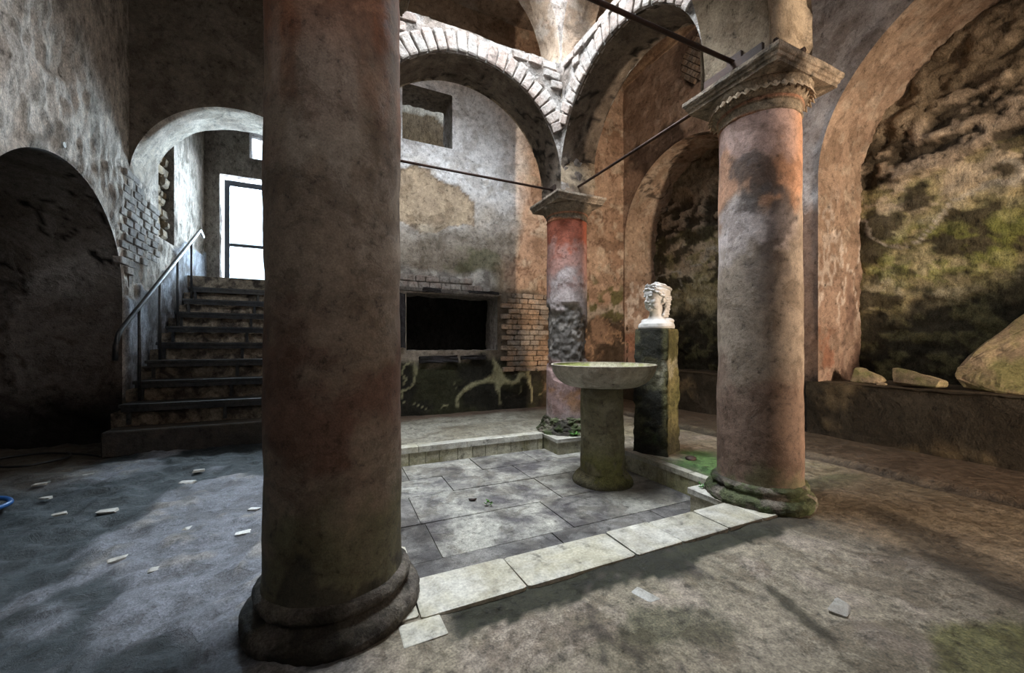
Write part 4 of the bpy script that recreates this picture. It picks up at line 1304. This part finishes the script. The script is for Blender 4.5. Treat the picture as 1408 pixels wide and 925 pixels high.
NST = 9
stone_step = plain('old_step_stone', (0.36, 0.30, 0.23), (0.09, 0.075, 0.065), 30, .4, .9, .9, .05, .2, .1, .03, patch=7)
sub(box('stone_step', XL + .12, .0, 4.76, 5.05, -.02, .215, plain('dark_step_stone', (0.06, 0.055, 0.05), (0.10, 0.085, 0.07), 30, .35, .6, .75), None, .012), stair)
for n in range(2, NST + 1):
    y = 4.75 + .30 * (n - 1); z1 = .22 + .205 * (n - 1)
    bm = box_bm(XL + .06, .0, y + .055, y + .62, z1 - .42, z1 - .075, 0, 1, .0)
    bmesh.ops.subdivide_edges(bm, edges=[e for e in bm.edges if abs(e.verts[0].co.x - e.verts[1].co.x) > .5], cuts=24)
    for v in bm.verts:
        v.co += Vector((0, random.uniform(-.02, .02), random.uniform(-.018, .01)))
    sub(bm_obj('stone_step', bm, stone_step, None), stair)
    tr = sub(box('tread', XL + .13, .0, y, y + .285, z1 - .035, z1, 'metal', None, .005), stair)
    sub(box('riser_strip', XL + .15, .0, y + .006, y + .02, z1 - .075, z1 - .03, 'metal', None), stair)
    for k in range(3):
        xx = XL + .2 + k * .78
        sub(box('tread_support', xx - .015, xx + .015, y + .02, y + .05, z1 - .20, z1 - .03, 'metal', None), stair)
sub(box('landing', XL, .05, 7.45, 8.85, 1.85, 2.065, stone_step, None, .01), stair)

rail = empty('handrail', (XL + .18, 5.4, .6)); tag(rail, 'slanting steel handrail with upright posts along the stair wall', 'handrail')
hx = XL + .19
pts = [(hx, 4.84, .86), (hx, 4.85, 1.0), (hx, 4.90, 1.10), (hx, 4.98, 1.17), (hx, 7.38, 2.72), (hx, 7.46, 2.76), (hx, 7.62, 2.70)]
sub(tube('rail', pts, .021, 'metal', None, 10), rail)
for y in (5.35, 5.89, 6.48, 7.04):
    zt = 1.17 + (y - 4.98) / 2.4 * 1.55
    k = int((y - 4.75) / .3)
    sub(tube('post', [(hx, y, .22 + .205 * k - .05), (hx, y, zt)], .015, 'metal', None, 8), rail)

# glazed door at the head of the stairs
dr = S(empty('door_1', (-1.22, 8.66, 2.065)))
for a in ((-1.74, -1.66, 2.07, 4.0), (-.78, -.70, 2.07, 4.0), (-1.66, -.78, 3.9, 4.0), (-1.66, -.78, 2.07, 2.15), (-1.66, -.78, 2.80, 2.86)):
    o = box('door_frame', a[0], a[1], 8.62, 8.68, a[2], a[3], 'doorframe', None, .004); sub(o, dr)
for a in ((2.15, 2.80), (2.86, 3.9)):
    sub(box('pane', -1.66, -.78, 8.645, 8.65, a[0], a[1], 'glass', None), dr)

# ------------------------------------------------------------------ iron ties
for nm, p, q, lab_ in (('tie_rod', (.22, 3.93, 2.80), (2.34, 3.93, 2.80), 'thin iron tie rod crossing in front of the upper window wall'),
                       ('tie_rod', (2.55, 1.88, 2.80), (2.55, 3.76, 2.80), 'thin iron tie rod from the orange column to the red topped column'),
                       ('tie_rod', (.22, 1.677, 2.80), (2.34, 1.677, 2.80), 'thick iron tie rod at the top edge, ending at the orange column')):
    r = empty(nm, p); tag(r, lab_, 'tie rod', 'iron tie rods of the arcade')
    sub(tube('rod', [p, q], .0135, 'iron', None, 8), r)
    d = (Vector(q) - Vector(p)).normalized()
    for e in (Vector(p), Vector(q)):
        h = .012
        ax = Vector((abs(d.y), abs(d.x), 0)) * .05 + Vector((abs(d.x), abs(d.y), 0)) * h
        sub(box('anchor_plate', e.x - ax.x, e.x + ax.x, e.y - ax.y, e.y + ax.y, e.z - .05, e.z + .05, 'iron', None, .003), r)
st = empty('iron_strap', (2.6, 1.455, 2.76)); tag(st, 'rusty studded iron strap clamped round the pier above the orange column', 'iron strap')
sub(box('band', 2.36, 2.775, 1.43, 1.452, 2.715, 2.80, 'iron', None, .003), st)
sub(box('band', 2.305, 2.33, 1.48, 1.88, 2.715, 2.79, 'iron', None, .003), st)
for i in range(8):
    bm = bmesh.new(); bmesh.ops.create_icosphere(bm, subdivisions=1, radius=.011)
    o = bm_obj('rivet', bm, 'iron', None, True); o.location = (2.39 + i * .05, 1.428, 2.74 + .035 * (i % 2)); sub(o, st)
sub(tube('bolt', [(2.58, 1.40, 2.775), (2.58, 1.455, 2.775)], .016, 'iron', None, 8), st)


# ------------------------------------------------------------------ benches in the niches
def look_bench(P, a, b):
    n2 = fbm(P, 2.2, 5, 261); n3 = fbm(P, 8, 4, 262)
    c = mix(col((0.05, 0.042, 0.032), a.shape), (0.025, 0.022, 0.016), n2); c = mix(c, (0.13, 0.10, 0.06), ss(.62, .8, n2) * .7)
    return c, (n2 - .5) * .04 + (n3 - .5) * .015


for nch, dep, lab_ in ((NICHE1, .87, 'low black mouldy masonry bench in the big niche, with fallen stones on it'), (NICHE2, .72, 'low dark masonry bench in the far niche behind the bust')):
    y0, y1 = nch.ac - nch.R, nch.ac + nch.R
    r = empty('stone_bench', (XR + .3, (y0 + y1) / 2, 0)); tag(r, lab_, 'bench', 'masonry benches in the niches')
    sub(wall('bench_front', (XR - .03, 0, 0), Y3, (-1, 0, 0), (y0 - .1, y1 + (.1 if nch is NICHE1 else .02)), (.0, .605), .04, [], look_bench, 'plaster', None), r)
    sub(wall('bench_top', (0, 0, .6), X3, (0, 0, 1), (XR - .04, XR + dep + .02), (y0 - .1, y1 + (.1 if nch is NICHE1 else .02)), .04, [],
             lambda P, a, b: (mix(look_bench(P, a, b)[0], (0.10, 0.075, 0.05), np.full(a.shape, .5)), look_bench(P, a, b)[1] * .6), 'rough', None, Y3), r)


# ------------------------------------------------------------------ fallen stones
def stone(name, pts, loc, rz, label, mat='boulder', rough=.008, seed=1, group=None, sub_=2):
    bm = bmesh.new()
    vs = [bm.verts.new(p) for p in pts]
    g_ = bmesh.ops.convex_hull(bm, input=vs)
    bmesh.ops.delete(bm, geom=[x for x in g_['geom_interior'] if isinstance(x, bmesh.types.BMVert)], context='VERTS')
    bmesh.ops.bevel(bm, geom=bm.edges[:], offset=.012, segments=1, affect='EDGES')
    bmesh.ops.triangulate(bm, faces=bm.faces[:])
    for _ in range(sub_):
        bmesh.ops.subdivide_edges(bm, edges=[e for e in bm.edges if e.calc_length() > .05], cuts=1)
        bmesh.ops.triangulate(bm, faces=bm.faces[:])
    r = random.Random(seed)
    co = np.array([v.co[:] for v in bm.verts]); n = fbm(co + seed, 7, 4, seed) - .5
    for v, k in zip(bm.verts, n):
        v.co += v.co.normalized() * (k * rough * 4)
    o = bm_obj(name, bm, mat, None, False); o.location = loc; o.rotation_euler = (0, 0, rz)
    return tag(o, label, 'stone', group)


G = 'fallen stones on the niche bench'
# local axes: x along the wall (towards the camera's right = -y world), y into the niche, z up; turned below by -90 degrees
R90 = -PI / 2
stone('fallen_stone', [(-.02, -.12, 0), (.22, -.13, 0), (.24, .03, .02), (.0, .1, 0), (.0, -.05, .15), (.08, -.02, .155), (.17, -.06, .11), (.24, -.06, .05), (.02, .1, .12), (.18, .1, .08)],
      (5.12, 2.27, .612), R90, 'flat broken stone lying leftmost on the niche bench', seed=3, group=G)
stone('fallen_stone', [(-.03, -.05, .02), (.33, -.16, 0), (.36, -.02, .01), (.0, .12, .0), (-.05, .02, .17), (.03, .0, .16), (.35, -.12, .07), (.36, -.03, .06), (.2, .08, .1)],
      (5.15, 1.95, .612), R90, 'long wedge of stone leaning beside the huge slab on the bench', seed=5, group=G)
stone('fallen_stone', [(-.05, -.04, 0), (.05, -.03, 0), (.03, .05, 0), (-.04, .04, .0), (-.03, 0, .035), (.03, 0, .03)],
      (4.98, 2.0, .608), R90, 'small pebble of rubble in front of the broken stones on the bench', seed=6, group=G, rough=.003, sub_=1)
stone('stone_slab', [(.0, -.16, .14), (.06, -.14, .02), (.25, -.18, .0), (1.2, -.16, .0), (1.5, -.1, .5), (1.1, .10, 1.15), (.62, .06, .93), (.32, -.02, .62), (.14, -.09, .34), (.02, -.14, .22),
                    (.1, -.02, .14), (.35, .1, .02), (1.2, .1, .02), (.4, .12, .62), (.72, .2, .92), (1.15, .22, 1.12), (.28, -.155, .2), (.5, -.09, .45)],
      (5.28, 1.56, .6), R90, 'huge tilted slab of stone with green algae at the right edge', seed=9, group=G, rough=.014, sub_=3)


# ------------------------------------------------------------------ small things on the floor
def smooth_path(pts, n=8):
    p = [np.array(x, float) for x in pts]; p = [2 * p[0] - p[1]] + p + [2 * p[-1] - p[-2]]
    out_ = []
    for i in range(1, len(p) - 2):
        for k in range(n):
            t = k / n
            out_.append(tuple(0.5 * ((2 * p[i]) + (-p[i - 1] + p[i + 1]) * t + (2 * p[i - 1] - 5 * p[i] + 4 * p[i + 1] - p[i + 2]) * t * t +
                                     (-p[i - 1] + 3 * p[i] - 3 * p[i + 1] + p[i + 2]) * t ** 3)))
    return out_ + [tuple(p[-2])]


tag(tube('garden_hose', smooth_path([(-1.95, 3.66, .03), (-1.86, 3.60, .03), (-1.80, 3.51, .03), (-1.80, 3.42, .03), (-1.86, 3.33, .03), (-1.95, 3.25, .03)]), .014, 'hose'),
    'loop of blue hose on the floor at the left edge', 'hose')
tag(tube('cable', smooth_path([(-1.86, 4.70, .02), (-2.0, 4.82, .02), (-2.17, 4.93, .02), (-2.37, 5.04, .02), (-2.56, 5.0, .02), (-2.6, 4.86, .02), (-2.42, 4.62, .02), (-2.25, 4.57, .02), (-2.12, 4.70, .02),
                               (-2.10, 4.82, .02), (-2.17, 4.93, .03)]), .010, 'cable'), 'thin black cable lying in a loop by the dark side vault', 'cable')


def sprig(name, loc, n, size, label, cat='plant', up=.5, seed=1, group=None):
    root = empty(name, loc); tag(root, label, cat, group)
    r = random.Random(seed)
    lm = bpy.data.meshes.new('leaf'); bm = bmesh.new()
    pr = [(0, 0, 0), (.25, .16, .05), (.6, .2, .04), (.9, .08, -.02), (1, 0, -.06), (.9, -.08, -.02), (.6, -.2, .04), (.25, -.16, .05)]
    top = [bm.verts.new(p) for p in pr]; bot = [bm.verts.new((p[0], p[1], p[2] - .03)) for p in pr]
    bm.faces.new(top); bm.faces.new(bot[::-1])
    for k in range(8):
        bm.faces.new((top[k], bot[k], bot[(k + 1) % 8], top[(k + 1) % 8]))
    bm.to_mesh(lm); bm.free(); lm.materials.append(M['leafgreen'])
    for k in range(n):
        o = bpy.data.objects.new('leaf', lm); COL.objects.link(o); o.parent = root
        o.location = (r.uniform(-.4, .4) * size, r.uniform(-.4, .4) * size, r.uniform(0, .5) * size * up)
        o.rotation_euler = (r.uniform(-.3, .3), -r.uniform(.1, 1.2) * up * 1.5, r.uniform(0, 2 * PI)); s = size * r.uniform(.5, .9); o.scale = (s, s, s)
    return root


sprig('seedling', (1.05, 2.665, BZ + .006), 9, .05, 'tiny green seedling growing from the basin paving', seed=2)
sprig('fern_tuft', (2.44, 3.64, .015), 14, .07, 'small bright green fern at the foot of the red topped column', seed=3)
sprig('fern_tuft', (2.375, 1.935, .01), 9, .05, 'small green weed at the mossy foot of the orange column', seed=4)
bm = bmesh.new()
bmesh.ops.create_icosphere(bm, subdivisions=2, radius=1, matrix=Matrix.Diagonal((.032, .016, .008, 1)))
for v in bm.verts:
    v.co += Vector((random.uniform(-.004, .004), random.uniform(-.004, .004), random.uniform(-.003, .004))); v.co.z += abs(v.co.x) * .25
o = bm_obj('dead_leaf', bm, 'deadleaf', None, True); o.location = (.971, 2.805, BZ + .005); o.rotation_euler = (0, 0, -.3); tag(o, 'curled dark dead leaf on the basin paving', 'leaf')
bm = bmesh.new()
bmesh.ops.create_icosphere(bm, subdivisions=2, radius=1, matrix=Matrix.Diagonal((.05, .045, .022, 1)))
for v in bm.verts:
    v.co += Vector((random.uniform(-.006, .006), random.uniform(-.006, .006), random.uniform(-.004, .004)))
o = bm_obj('pebble', bm, 'deadleaf', None, True); o.location = (2.865, 2.465, .012); tag(o, 'dark pebble on the green moss beside the pillar', 'stone')
